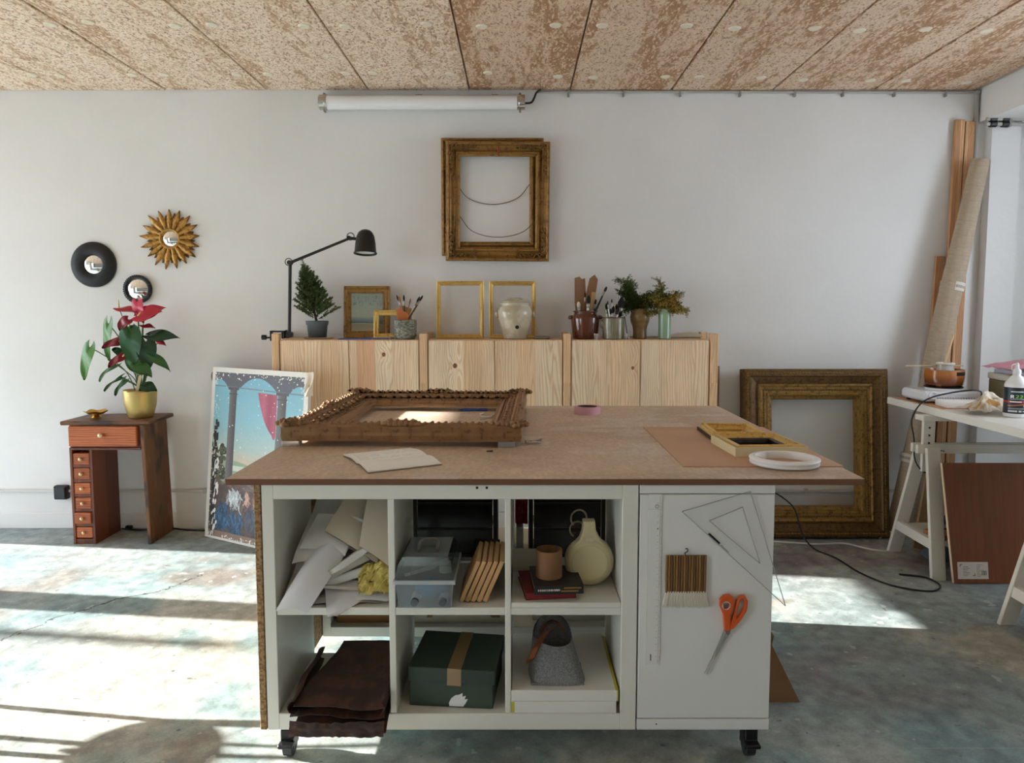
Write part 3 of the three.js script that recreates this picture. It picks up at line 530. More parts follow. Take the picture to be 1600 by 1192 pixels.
{ // speckled pot
  const P = [-0.637, CT, 0.232];
  const spk = new THREE.MeshStandardMaterial({ map: tex(256, 256, 0.2, 0.2, (u, v) => { const n = fbm(u * 16, v * 40, 401, 3, 16, 40); return mix3([92, 94, 82], [150, 148, 130], sm(0.35, 0.65, n)); }), roughness: 0.55, bumpMap: tex(256, 256, 0.2, 0.2, (u, v) => 255 * vn(u * 40, v * 9, 402, 40, 9), false), bumpScale: 0.003 });
  const p = thing('brush_pot', 'speckled grey ceramic pot holding paint brushes on the left cabinet', 'pot', P);
  part('pot_body', lathe([[0, 0], [0.05, 0], [0.053, 0.006], [0.064, 0.02], [0.0655, 0.108], [0.0635, 0.111], [0.059, 0.108], [0.057, 0.02], [0, 0.012]], 40), spk, p);
  part('foot_ring', lathe([[0.054, 0], [0.055, 0.003], [0.05, 0.01]], 32), mat('#6b6252', 0.7), p);
  const g = 'brushes in the speckled pot', y = CT + 0.016;
  const L = [[-0.05, 0.255, 'red', 'dark', 'slim red brush at the left of the speckled pot'], [-0.035, 0.25, 'wood', 'tan', 'wooden brush beside the red one in the speckled pot'], [-0.003, 0.255, 'black', 'dark', 'thin black brush rising highest mid speckled pot'], [0.03, 0.235, 'wood', 'tan', 'wooden brush with tan tip, right of the spatula'], [0.085, 0.245, 'white', 'dark', 'pale brush leaning right in the speckled pot'], [0.105, 0.25, 'brown', 'dark', 'dark brush leaning furthest right in the speckled pot'], [0.07, 0.21, 'wood', 'tan', 'short wooden brush leaning right, thick tan bristles']];
  L.forEach(([dx, h, hm, b, lab], i) => brush(lab, g, [P[0] - dx * 0.4, y, P[2] + 0.01 * (i % 3 - 1)], [P[0] + dx, y + h * 0.93, P[2] + 0.02 * (i % 3 - 1)], brushM[hm], bristle[b], i % 3 ? 0.0045 : 0.0038, i > 5 ? 2 : 1));
  single('wooden_spatula', T(extrude([[-0.016, 0], [0.016, 0], [0.03, 0.1], [0.028, 0.16], [-0.028, 0.175], [-0.03, 0.1]], 0.004, 0.001), 0, 0, 0, 0, 0, -0.06), mat('#a8763f', 0.6), 'broad flat wooden spatula standing in the speckled pot', 'spatula', { at: [P[0] - 0.002, y, P[2] - 0.02] });
  single('leather_wedge', T(extrude([[-0.02, 0], [0.02, 0], [0.036, 0.13], [0.0, 0.15], [-0.034, 0.165]], 0.004, 0.001), 0, 0, 0, 0.1, 0, 0.02), mat('#b5642c', 0.6), 'orange-brown leather scrap standing in the speckled pot', 'leather scrap', { at: [P[0] - 0.006, y, P[2] + 0.028] });
}
{ // stoneware jar
  const P = [-0.012, CT, 0.185], glz = new THREE.MeshPhysicalMaterial({ map: tex(256, 256, 0.4, 0.4, (u, v) => { const n = fbm(u * 9, v * 9, 411, 4, 9, 9); return mix3([205, 196, 172], [184, 172, 146], sm(0.4, 0.7, n)); }), roughness: 0.25, clearcoat: 0.5 });
  const j = thing('stoneware_jar', 'big cream stoneware jar with lid and spigot hole', 'jar', P);
  part('jar_body', lathe([[0, 0], [0.062, 0], [0.066, 0.006], [0.078, 0.05], [0.094, 0.11], [0.1, 0.145], [0.097, 0.165], [0.085, 0.185], [0.078, 0.195], [0.084, 0.204], [0.084, 0.21], [0.074, 0.21], [0.072, 0.2], [0, 0.19]], 48), glz, j);
  const lid = part('lid', T(lathe([[0, 0], [0.08, 0], [0.082, 0.006], [0.072, 0.012], [0.045, 0.014], [0.042, 0.022], [0.03, 0.026], [0, 0.026]], 40), 0, 0.21, 0), glz, j);
  part('spigot_ring', T(torus(0.0145, 0.0045, 8, 24), 0.012, 0.07, 0.0855, -0.25), glz, j);
  part('spigot_hole', T(cyl(0.0125, 0.0125, 0.008, 20), 0.012, 0.07, 0.0795, Math.PI / 2 - 0.25), mat('#0e0c0a', 0.9), j, { label: 'dark spigot hole' });
  for (const s of [-1, 1]) part('handle', T(ball(0.014), s * 0.104, 0.14, 0, 0, 0, 0, [0.8, 1.4, 1.6]), glz, j);
  single('loose_lid', [lathe([[0, 0], [0.046, 0], [0.048, 0.008], [0.044, 0.016], [0, 0.017]], 32)], mat('#7d7868', 0.6), 'flat grey-brown round lid lying right of the cream jar', 'lid', { at: [0.142, CT, 0.2] });
}
{ // brown jar with boards and brushes
  const P = [0.392, CT, 0.19], glz = phys('#5a2b1a', 0.18, { clearcoat: 0.8, clearcoatRoughness: 0.1 });
  const j = thing('brown_jar', 'glossy dark brown glazed jar filled with boards and brushes', 'jar', P);
  part('jar_body', lathe([[0, 0], [0.068, 0], [0.073, 0.008], [0.08, 0.08], [0.083, 0.115], [0.079, 0.13], [0.068, 0.142], [0.066, 0.15], [0.073, 0.158], [0.071, 0.163], [0.061, 0.163], [0.06, 0.145], [0.066, 0.03], [0, 0.012]], 44), glz, j);
  for (const s of [-1, 1]) part('handle', T(ball(0.016), s * 0.083, 0.125, 0, 0, 0, s * -0.2, [1.1, 0.8, 1.3]), glz, j);
  const y = CT + 0.014;
  single('wooden_paddle', T(extrude([[-0.022, 0], [0.022, 0], [0.034, 0.2], [0.03, 0.335], [0.012, 0.33], [-0.002, 0.345], [-0.03, 0.338], [-0.034, 0.2]], 0.006, 0.001), 0, 0, 0, -0.06, 0, 0.03), mat('#8f6a4a', 0.75), 'broad brown wooden paddle, left of two in the brown jar', 'paddle', { at: [P[0] - 0.02, y, P[2] - 0.025] });
  single('wooden_paddle', T(extrude([[-0.02, 0], [0.018, 0], [0.03, 0.2], [0.032, 0.335], [0.01, 0.36], [-0.016, 0.335], [-0.028, 0.2]], 0.006, 0.001), 0, 0, 0, -0.06, 0, -0.14), mat('#86603f', 0.75), 'pointed brown wooden paddle, right of two in the brown jar', 'paddle', { at: [P[0] - 0.006, y, P[2] - 0.008] });
  single('clay_tool', T(extrude([[-0.01, 0], [0.01, 0], [0.013, 0.15], [0.012, 0.255], [-0.012, 0.255], [-0.013, 0.15]], 0.006, 0.002), 0, 0, 0, 0, 0, -0.08), mat('#b79a68', 0.6), 'pale wooden modelling tool in the brown jar', 'tool', { at: [P[0] + 0.028, y, P[2] - 0.012] });
  const g = 'brushes in the brown jar';
  brush('short white brush at the left edge of the brown jar', g, [P[0] - 0.03, y, P[2] + 0.025], [P[0] - 0.043, y + 0.2, P[2] + 0.035], brushM.white, bristle.cream, 0.006, 1.3, 0.03);
  brush('fat white brush with round black head in the brown jar', g, [P[0] + 0.004, y, P[2] + 0.03], [P[0] + 0.014, y + 0.235, P[2] + 0.045], brushM.white, bristle.dark, 0.009, 1, 0.045);
  brush('long dark brush leaning far right from the brown jar', g, [P[0] - 0.0, y + 0.02, P[2] + 0.0], [P[0] + 0.118, y + 0.285, P[2] + 0.03], brushM.black, bristle.dark, 0.006, 1, 0.03);
  brush('thin dark brush in front of the paddles', g, [P[0] - 0.0, y, P[2] + 0.01], [P[0] - 0.006, y + 0.255, P[2] + 0.03], brushM.brown, bristle.dark, 0.004, 1, 0.03);
  brush('short dark brush low behind the leaning one', g, [P[0] + 0.03, y, P[2] + 0.005], [P[0] + 0.06, y + 0.215, P[2] + 0.0], brushM.black, bristle.dark, 0.005, 1, 0.03);
}
{ // grey-green jar with many brushes
  const P = [0.548, CT, 0.232], glz = new THREE.MeshPhysicalMaterial({ map: tex(256, 128, 0.25, 0.25, (u, v) => { const n = fbm(u * 34, v * 2, 421, 3, 34, 2); return mix3([150, 142, 112], [110, 104, 82], sm(0.35, 0.7, n)); }), roughness: 0.3, clearcoat: 0.4 });
  const j = thing('handled_jar', 'small grey-green stoneware jar with an ear handle, full of brushes', 'jar', P);
  part('jar_body', lathe([[0, 0], [0.056, 0], [0.06, 0.006], [0.062, 0.1], [0.06, 0.115], [0.063, 0.122], [0.061, 0.125], [0.054, 0.125], [0.054, 0.02], [0, 0.012]], 40), glz, j);
  part('rim', T(torus(0.0605, 0.0035, 8, 40), 0, 0.123, 0, Math.PI / 2), mat('#6e4a38', 0.4), j, { label: 'brown rim' });
  part('handle', tube([[-0.056, 0.105, 0.01], [-0.072, 0.108, 0.012], [-0.078, 0.09, 0.012], [-0.07, 0.07, 0.012], [-0.058, 0.062, 0.01]], 0.006, 16), glz, j);
  const g = 'short white brushes in the grey-green jar', y = CT + 0.014;
  for (let i = 0; i < 12; i++) { const a = i * 2.4, r = 0.014 + 0.028 * Math.sqrt(i / 12), x = P[0] + r * Math.cos(a), z = P[2] + r * Math.sin(a) * 0.9; brush('white brush with black bristles crowded in the grey-green jar', g, [x * 0.85 + P[0] * 0.15, y, z], [x + (x - P[0]) * 0.25, y + rr(0.15, 0.2), z + (z - P[2]) * 0.2], brushM.white, bristle.dark, 0.0055, 1.1, 0.034); }
  const h = 'tall brushes in the grey-green jar';
  brush('thin tall white brush leaning right in the grey-green jar', h, [P[0] + 0.0, y, P[2] - 0.01], [P[0] + 0.034, y + 0.255, P[2] - 0.01], brushM.white, bristle.dark, 0.0028, 1, 0.02);
  brush('thin white brush leaning left in the grey-green jar', h, [P[0] - 0.01, y, P[2] + 0.03], [P[0] - 0.04, y + 0.205, P[2] + 0.04], brushM.white, bristle.dark, 0.0032, 1, 0.022);
  brush('thin upright brush in the middle of the grey-green jar', h, [P[0] - 0.006, y, P[2] + 0.02], [P[0] - 0.015, y + 0.215, P[2] + 0.03], brushM.white, bristle.dark, 0.0032, 1, 0.022);
  brush('fat brush with bushy black head in the grey-green jar', h, [P[0] + 0.015, y, P[2]], [P[0] + 0.046, y + 0.225, P[2] + 0.01], brushM.black, bristle.dark, 0.011, 1.3, 0.06);
  single('hanging_rod', rod([P[0] + 0.058, CT + 0.13, P[2] + 0.035], [P[0] + 0.075, CT + 0.004, P[2] + 0.055], 0.003), mat('#4d2c1c', 0.6), 'thin brown stick leaning on the grey-green jar', 'stick');
}
for (const [x, lab] of [[0.447, 'small clear plastic cup before the brown jar'], [0.622, 'small clear plastic cup right of the grey-green jar']]) single('plastic_cup', lathe([[0, 0], [0.011, 0], [0.016, 0.034], [0.0155, 0.034], [0.0105, 0.001], [0, 0.001]], 18), glassy('#e8e6e2', 0.2, 0.75), lab, 'cup', { at: [x, CT, 0.276] });
// vases with mimosa
function mimosa(parent, sprigs, leafM, flowerM) {
  const leaf = [], flow = [], st = [];
  for (const [base, tip, leafy, flowery] of sprigs) {
    const A = V(...base), B = V(...tip), mid = A.clone().lerp(B, 0.5).add(V(0, 0.035, 0)), c = new THREE.QuadraticBezierCurve3(A, mid, B), n = 16;
    st.push(clean(new THREE.TubeGeometry(c, 12, 0.0018, 5)));
    for (let i = 3; i <= n; i++) {
      const p = c.getPoint(i / n), tg = c.getTangent(i / n);
      for (let k = 0; k < leafy; k++) {                       // feathery fronds
        const d = V(rr(-1, 1), rr(-0.9, 0.5), rr(-1, 1)).normalize().add(tg.clone().multiplyScalar(0.4)).normalize(), L = rr(0.02, 0.045), q = p.clone().addScaledVector(d, L);
        for (let m = 0; m < 7; m++) { const w = p.clone().lerp(q, (m + 1) / 7), nd = V(rr(-1, 1), rr(-1, 1), rr(-1, 1)).cross(d).normalize(), e = w.clone().addScaledVector(nd, 0.009), f = w.clone().addScaledVector(d, 0.004); const g = new THREE.BufferGeometry(); g.setAttribute('position', new THREE.Float32BufferAttribute([...w.toArray(), ...e.toArray(), ...f.toArray(), ...w.toArray(), ...w.clone().addScaledVector(nd, -0.009).toArray(), ...f.toArray()], 3)); leaf.push(clean(g)); }
      }
      for (let k = 0; k < flowery; k++) { const q = p.clone().add(V(rr(-1, 1), rr(-1.3, 0.5), rr(-1, 1)).multiplyScalar(0.022)); flow.push(clean(new THREE.OctahedronGeometry(rr(0.0022, 0.0042), 0)).translate(q.x, q.y, q.z)); }
    }
  }
  part('stems', st, mat('#5a4a2c', 0.8), parent); part('foliage', leaf, leafM, parent, { kind: 'stuff' });
  if (flow.length) part('blossoms', flow, flowerM, parent, { kind: 'stuff' });
}
{
  const leafM = mat('#41501f', 0.8, { side: THREE.DoubleSide }), leaf2 = mat('#5a5f2c', 0.8, { side: THREE.DoubleSide }), yel = mat('#b8963c', 0.85);
  const a = thing('ochre_vase', 'waisted ochre stoneware vase before the wall', 'vase', [0.71, CT, 0.16]);
  part('vase_body', lathe([[0, 0], [0.038, 0], [0.04, 0.006], [0.039, 0.05], [0.042, 0.07], [0.053, 0.1], [0.057, 0.125], [0.053, 0.148], [0.043, 0.164], [0.044, 0.172], [0.041, 0.172], [0.036, 0.16], [0.03, 0.01], [0, 0.008]], 40), new THREE.MeshPhysicalMaterial({ map: tex(256, 256, 0.2, 0.2, (u, v) => mix3([116, 88, 46], [142, 118, 74], fbm(u * 5, v * 12, 431, 4, 5, 12))), roughness: 0.3, clearcoat: 0.4 }), a);
  const fa = thing('mimosa_bunch', 'drooping dark green foliage in the ochre vase', 'foliage', [0.71, CT, 0.16]);
  const sa = []; for (let i = 0; i < 9; i++) sa.push([[rr(-0.012, 0.012), 0.165, rr(-0.012, 0.012)], [-0.09 + rr(-0.045, 0.06), 0.275 + rr(-0.06, 0.1), rr(-0.04, 0.05)], 5, 0]);
  for (let i = 0; i < 5; i++) sa.push([[rr(-0.012, 0.012), 0.165, rr(-0.012, 0.012)], [0.04 + rr(-0.04, 0.04), 0.22 + rr(-0.03, 0.05), rr(-0.03, 0.05)], 4, 3]);
  for (let i = 0; i < 3; i++) sa.push([[rr(-0.012, 0.012), 0.165, rr(-0.012, 0.012)], [-0.09 + rr(-0.02, 0.01), 0.17 + rr(-0.02, 0.05), 0.03], 5, 0]);
  mimosa(fa, sa, leafM, yel);
  const b = thing('green_vase', 'slim pale green glazed cylinder vase on the right cabinet', 'vase', [0.843, CT, 0.21]);
  part('vase_body', lathe([[0, 0], [0.033, 0], [0.035, 0.005], [0.0355, 0.14], [0.034, 0.152], [0.029, 0.162], [0.0285, 0.172], [0.026, 0.172], [0.026, 0.16], [0.03, 0.15], [0.03, 0.01], [0, 0.006]], 36), phys('#8aa88a', 0.25, { clearcoat: 0.5 }), b);
  const fb = thing('mimosa_bunch', 'yellow-green mimosa sprays in the pale green vase', 'foliage', [0.843, CT, 0.21]);
  const sb = []; for (let i = 0; i < 15; i++) { const t = i / 14, x = -0.11 + 0.23 * t; sb.push([[rr(-0.012, 0.012), 0.15, rr(-0.012, 0.012)], [x + rr(-0.02, 0.02), 0.2 + 0.11 * Math.sin(t * 3) + rr(-0.08, 0.03), rr(-0.04, 0.05)], 3, t > 0.45 ? 16 : 6]); }
  sb.push([[0, 0.15, 0], [-0.045, 0.345, 0], 1, 0], [[0, 0.15, 0], [-0.03, 0.33, 0.01], 1, 0]);
  mimosa(fb, sb, leaf2, yel);
  single('dust_cloth', sheet((u, v) => { const x = -0.2 + 0.44 * u, z = -0.03 + 0.06 * v; return V(x, 0.004 + 0.022 * sm(0.3, 0.9, u) * (0.4 + fbm(u * 6, v * 4, 441, 3)) * Math.sin(Math.PI * Math.min(1, v * 1.1 + 0.1)) + 0.008 * fbm(u * 9, v * 5, 442, 3), z); }, 36, 12, 0.003), mat('#c3b39c', 0.9), 'crumpled beige cloth lying behind the green vase', 'cloth', { at: [0.85, CT, 0.065] });
}
// ---------------------------------------------------------------- left: small desk, plant, painting
{
  const d = thing('small_desk', 'narrow old brown wooden desk with a column of small drawers', 'desk', [-2.33, 0, 0.175]);
  const KB = mat('#cdb58a', 0.3, { metalness: 0.7 });
  const knob = (par, x, y, z, s = 1) => part('knob', T(lathe([[0, 0], [0.005, 0], [0.006, 0.006], [0.012, 0.012], [0.013, 0.018], [0.008, 0.024], [0, 0.025]], 16), x, y, z, Math.PI / 2, 0, 0, s), KB, par);
  // local: x -0.207 .. 0.25, z -0.135 .. 0.145
  part('top', [T(cb(-0.235, 0.27, 0.69, 0.713, -0.15, 0.155, 0.006), 0, 0, 0, 0, 0, 0.012)], M.wornwood, d, { grain: 'x' });
  part('apron', [cb(-0.205, 0.2, 0.558, 0.69, -0.13, 0.128), cb(-0.205, 0.2, 0.545, 0.558, -0.13, 0.14)], M.darkwood, d, { grain: 'x' });
  const dr = part('drawer', cb(-0.2, 0.185, 0.567, 0.682, 0.128, 0.152, 0.004), M.drawerwood, d, { grain: 'x', label: 'wide top drawer' }); knob(dr, -0.01, 0.632, 0.15, 1.1);
  part('drawer_column', [cb(-0.205, -0.19, 0, 0.546, -0.13, 0.14), cb(-0.092, -0.077, 0, 0.546, -0.13, 0.14), cb(-0.19, -0.092, 0, 0.03, -0.13, 0.136), plainBox(-0.19, -0.092, 0.03, 0.546, -0.13, 0.06), ...[0.115, 0.2, 0.285, 0.37, 0.455].map((y) => cb(-0.19, -0.092, y - 0.012, y + 0.008, 0.06, 0.136))], M.darkwood, d);
  for (let i = 0; i < 6; i++) { const y0 = 0.034 + i * 0.085, k = i === 1 ? 0.012 : 0; const q = part('small_drawer', cb(-0.187, -0.095, y0 + 0.002, y0 + 0.066, 0.065, 0.138 + k, 0.003), M.drawerwood, d, { grain: 'x', ou: i * 0.1, ov: i * 0.2 }); knob(q, -0.141, y0 + 0.034, 0.136 + k, 0.8); }
  const g = cb(-0.011, 0.011, 0, 0.69, -0.135, 0.145, 0.004); const pp = g.attributes.position; for (let i = 0; i < pp.count; i++) pp.setX(i, pp.getX(i) + 0.232 - 0.02 * pp.getY(i) / 0.69);
  part('side_panel', g, M.wornwood, d, { label: 'worn stained side board' });
}
{
  const b = thing('brass_bowl', 'little footed brass dish on the small desk', 'dish', [-2.437, 0.7125, 0.2]);
  part('foot', lathe([[0, 0], [0.026, 0], [0.027, 0.004], [0.016, 0.012], [0.018, 0.018], [0, 0.018]], 24), M.brass, b);
  part('dish', sheet((u, v) => { const a = u * 2 * Math.PI, r = 0.012 + 0.05 * v * (1 + 0.08 * Math.cos(5 * a)); return V(Math.cos(a) * r, 0.018 + 0.022 * v * v + 0.004 * v * Math.cos(5 * a), Math.sin(a) * r); }, 40, 8, 0.002), M.brass, b);
}
{ // anthurium
  const P = [-2.178, 0.716, 0.2];
  const t = thing('potted_anthurium', 'anthurium with red flowers in a golden pot on the small desk', 'plant', P);
  part('pot', lathe([[0, 0], [0.062, 0], [0.068, 0.005], [0.086, 0.08], [0.091, 0.15], [0.089, 0.161], [0.085, 0.161], [0.083, 0.14], [0, 0.13]], 44), M.goldPot, t, { label: 'brushed gold pot' });
  part('soil', T(cyl(0.083, 0.083, 0.006, 28), 0, 0.132, 0), mat('#33271e', 0.95), t);
  const leafM = [mat('#25502c', 0.28), mat('#1b3c24', 0.26), mat('#4a7a2c', 0.35), mat('#33622c', 0.3)];
  const redM = [mat('#b01f38', 0.28), mat('#7c1526', 0.3), mat('#c63a52', 0.3)];
  const heart = (L, W, curl, fold) => sheet((u, v) => {
    const s = (v - 0.5) * 2, prof = Math.pow(Math.sin(Math.PI * Math.pow(Math.min(1, u * 0.985 + 0.012), 0.62)), 0.85);
    const x = W / 2 * prof * s, back = 0.22 * L * Math.pow(Math.abs(s), 1.4) * Math.pow(1 - u, 2.2);
    const y = L * u - back; return V(x, y * Math.cos(curl * u), Math.abs(x) * fold - L * 0.9 * Math.sin(curl * u) * u * 0.6 + 0.006 * Math.sin(u * 7 + s * 2));
  }, 14, 10, 0.0012);
  const put = (name, g, m, at, dir, face, label) => {       // dir = direction of the leaf's tip, face = where its upper side looks
    const Y = V(...dir).normalize(), Z = V(...face).addScaledVector(Y, -V(...face).dot(Y)).normalize(), X = Y.clone().cross(Z);
    g.applyMatrix4(new THREE.Matrix4().makeBasis(X, Y, Z).setPosition(V(...at)));
    return part(name, g, m, t, label ? { label } : {});
  };
  const stem = (to, bend = 0.02, r = 0.0028) => part('stem', tube([[to[0] * 0.06, 0.13, to[2] * 0.1], [to[0] * 0.35 + bend, 0.13 + (to[1] - 0.13) * 0.5, to[2] * 0.4], [to[0] * 0.8 + bend * 0.3, 0.13 + (to[1] - 0.13) * 0.88, to[2] * 0.85], to], r, 18, 6), M.stem, t);
  const leaf = (at, dir, face, L, W, m, curl = 0.7, fold = 0.12) => { stem(at); put('leaf', heart(L, W, curl, fold), leafM[m], at, dir, face); };
  leaf([-0.262, 0.405, 0.03], [-0.3, -1, 0.1], [-0.25, 0.1, 1], 0.2, 0.085, 2, 0.3);
  leaf([-0.155, 0.54, 0.02], [-0.12, -1, 0.1], [-0.45, 0.2, 1], 0.22, 0.08, 2, 0.3);
  leaf([0.0, 0.5, 0.08], [0.05, -1, 0.15], [0.1, 0.35, 1], 0.2, 0.125, 0, 0.4);
  leaf([0.075, 0.44, 0.06], [0.12, -1, 0.2], [0.3, 0.3, 1], 0.17, 0.11, 1, 0.4);
  leaf([0.085, 0.475, 0.03], [1, 0.0, 0.15], [0.1, 0.7, 0.7], 0.18, 0.085, 1, 0.25);
  leaf([0.1, 0.365, 0.06], [1, -0.62, 0.1], [0.2, 0.8, 0.5], 0.15, 0.06, 3, 0.4);
  leaf([0.03, 0.31, 0.09], [0.9, -0.35, 0.3], [0.1, 0.8, 0.6], 0.13, 0.085, 3);
  leaf([-0.1, 0.31, 0.06], [-0.8, -0.5, 0.2], [-0.2, 0.8, 0.6], 0.15, 0.065, 3, 0.5);
  leaf([-0.06, 0.24, 0.08], [-0.9, -0.5, 0.3], [-0.1, 0.9, 0.5], 0.13, 0.05, 0, 0.4);
  leaf([-0.03, 0.225, 0.1], [-0.7, -0.8, 0.3], [-0.3, 0.6, 0.7], 0.11, 0.055, 0, 0.4);
  leaf([-0.07, 0.37, 0.04], [-0.5, 0.4, 0.2], [0.2, 0.5, 0.8], 0.08, 0.05, 0);
  leaf([-0.045, 0.5, 0.03], [0.6, 0.6, 0.1], [-0.2, 0.5, 0.8], 0.07, 0.03, 2);
  leaf([0.07, 0.195, 0.09], [0.9, -0.3, 0.2], [0, 0.7, 0.7], 0.085, 0.07, 1, 0.3);
  leaf([-0.02, 0.36, 0.05], [0.2, -1, 0.3], [0, 0.4, 0.9], 0.12, 0.075, 3);
  const flower = (at, dir, face, L, W, m, sp) => {
    stem(at, 0.01, 0.0024); const f = put('flower', heart(L, W, 0.35, 0.18), redM[m], at, dir, face, 'waxy red flower');
    if (sp) part('spadix', rod(V(...at), V(...at).add(V(...sp)), 0.0045, 0.002, 8), mat('#d8c06a', 0.6), f);
  };
  flower([-0.09, 0.625, 0.02], [1, -0.02, 0.3], [0, 0.95, 0.3], 0.13, 0.08, 0, [0.01, 0.05, 0.02]);
  flower([0.02, 0.665, 0.03], [0.25, -1, 0.25], [-0.2, 0.2, 1], 0.13, 0.075, 2, null);
  flower([0.03, 0.585, 0.05], [1, 0.28, 0.2], [0, 0.55, 0.8], 0.15, 0.1, 0, [0.03, 0.02, 0.03]);
  flower([0.05, 0.59, 0.02], [1, 0.5, -0.1], [0, 0.6, 0.8], 0.13, 0.09, 2, null);
  flower([-0.02, 0.565, 0.06], [-0.4, -0.5, 0.4], [-0.2, 0.5, 0.9], 0.08, 0.09, 1, null);
  flower([-0.075, 0.44, 0.06], [-0.8, -0.2, 0.4], [0, 0.7, 0.7], 0.1, 0.075, 1, [0.03, 0.03, 0.01]);
  flower([-0.06, 0.355, 0.06], [-0.8, -0.5, 0.4], [0, 0.7, 0.7], 0.1, 0.07, 1, [0.03, 0.03, 0.01]);
  flower([0.055, 0.53, 0.05], [1, 0.0, 0.2], [0, 0.9, 0.4], 0.08, 0.04, 1, null);
  flower([0.14, 0.44, 0.05], [0.8, -0.2, 0.3], [0, 0.9, 0.4], 0.06, 0.03, 0, null);
  part('plant_tag', T(extrude([[-0.009, 0], [0.009, 0], [0.009, 0.105], [0, 0.115], [-0.009, 0.105]], 0.001), 0.012, 0.14, 0.07, -0.1, 0, -0.22), new THREE.MeshStandardMaterial({ color: '#d9c7a2', roughness: 0.8 }), t, { label: 'pale wooden plant tag' });
}
{ // large painting leaning against the cabinets
  const w = 0.79, h = 1.0;
  const t = thing('old_painting', 'flaking old painting of columns and red curtain leaning unframed', 'painting', [-1.838, 0.003, 0.165]);
  // x axis runs along the foot; lean back to the wall
  const ex = V(0.86, 0, 0.51).normalize(), up = V(0.052, 1, -0.082), ez = ex.clone().cross(up).normalize(), ey = ez.clone().cross(ex).normalize();
  t.quaternion.setFromRotationMatrix(new THREE.Matrix4().makeBasis(ex, ey, ez));
  const pic = canvasTex(768, 1152, (c, W, Hh) => {
    const g = c.createLinearGradient(0, 0, 0, Hh); g.addColorStop(0, '#6fa9bd'); g.addColorStop(0.3, '#86b9c4'); g.addColorStop(0.46, '#a9bcb4'); g.addColorStop(0.55, '#c9b49a'); g.addColorStop(0.62, '#b59a80'); g.addColorStop(0.7, '#5a4a40'); g.addColorStop(0.9, '#4a3c34'); g.addColorStop(1, '#7a6250'); c.fillStyle = g; c.fillRect(0, 0, W, Hh);
    for (let i = 0; i < 900; i++) { c.fillStyle = `rgba(${rr(90, 220) | 0},${rr(140, 210) | 0},${rr(150, 210) | 0},0.05)`; c.fillRect(rnd() * W, rnd() * Hh * 0.6, rr(8, 60), rr(4, 26)); }
    // hills and trees
    c.fillStyle = '#8fa184'; c.beginPath(); c.moveTo(0, Hh * 0.54); c.quadraticCurveTo(W * 0.25, Hh * 0.51, W * 0.5, Hh * 0.56); c.lineTo(W, Hh * 0.56); c.lineTo(W, Hh * 0.66); c.lineTo(0, Hh * 0.66); c.fill();
    c.fillStyle = '#c7cdbf'; c.fillRect(W * 0.2, Hh * 0.56, W * 0.5, Hh * 0.03);
    for (let i = 0; i < 160; i++) { c.fillStyle = ['#4c5236', '#3a3a28', '#5d5a3a'][i % 3]; c.beginPath(); c.arc(W * (0.02 + 0.16 * rnd()), Hh * (0.45 + 0.2 * rnd()), rr(5, 18), 0, 7); c.fill(); c.beginPath(); c.arc(W * (0.42 + 0.12 * rnd()), Hh * (0.57 + 0.08 * rnd()), rr(4, 14), 0, 7); c.fill(); }
    // arches and columns
    c.fillStyle = '#55555a'; c.beginPath(); c.moveTo(0, 0); c.lineTo(W, 0); c.lineTo(W, Hh * 0.1); c.quadraticCurveTo(W * 0.9, Hh * 0.05, W * 0.82, Hh * 0.125); c.lineTo(W * 0.7, Hh * 0.125); c.quadraticCurveTo(W * 0.5, -Hh * 0.02, W * 0.31, Hh * 0.115); c.lineTo(W * 0.18, Hh * 0.115); c.quadraticCurveTo(W * 0.1, Hh * 0.03, 0, Hh * 0.1); c.fill();
    c.strokeStyle = '#6d7a80'; c.lineWidth = 7; c.beginPath(); c.moveTo(0, Hh * 0.105); c.lineTo(W, Hh * 0.125); c.stroke();
    const colu = (x, w2, y0, y1) => { const q = c.createLinearGradient(W * x, 0, W * (x + w2), 0); q.addColorStop(0, '#6d6866'); q.addColorStop(0.5, '#57514f'); q.addColorStop(1, '#423c3a'); c.fillStyle = q; c.beginPath(); c.moveTo(W * x, Hh * y0); c.lineTo(W * (x + w2), Hh * y0); c.lineTo(W * (x + w2 - 0.01), Hh * y1); c.lineTo(W * (x - 0.015), Hh * y1); c.fill(); c.fillStyle = '#4c4644'; c.fillRect(W * (x - 0.02), Hh * y0, W * (w2 + 0.04), Hh * 0.016); c.fillRect(W * (x - 0.008), Hh * (y0 + 0.035), W * (w2 + 0.016), Hh * 0.008); };
    colu(0.205, 0.075, 0.11, 0.66); colu(0.71, 0.085, 0.12, 0.6);
    // red curtain
    const q = c.createLinearGradient(W * 0.5, 0, W * 0.68, 0); q.addColorStop(0, '#a2495c'); q.addColorStop(0.4, '#b8586c'); q.addColorStop(0.7, '#93394c'); q.addColorStop(1, '#a84a5e'); c.fillStyle = q; c.beginPath(); c.moveTo(W * 0.505, Hh * 0.13); c.lineTo(W * 0.7, Hh * 0.135); c.lineTo(W * 0.7, Hh * 0.36); c.quadraticCurveTo(W * 0.69, Hh * 0.41, W * 0.66, Hh * 0.36); c.quadraticCurveTo(W * 0.56, Hh * 0.3, W * 0.505, Hh * 0.13); c.fill();
    // dim foreground with two huddled seated figures in pale bodices and blue skirts
    const dab = (n, x0, x1, y0, y1, cols, r0, r1, al) => { for (let i = 0; i < n; i++) { c.globalAlpha = al * rr(0.5, 1); c.fillStyle = cols[Math.floor(rnd() * cols.length)]; c.beginPath(); c.ellipse(W * rr(x0, x1), Hh * rr(y0, y1), rr(r0, r1), rr(r0, r1) * rr(0.4, 1), rnd() * 3, 0, 7); c.fill(); } c.globalAlpha = 1; };
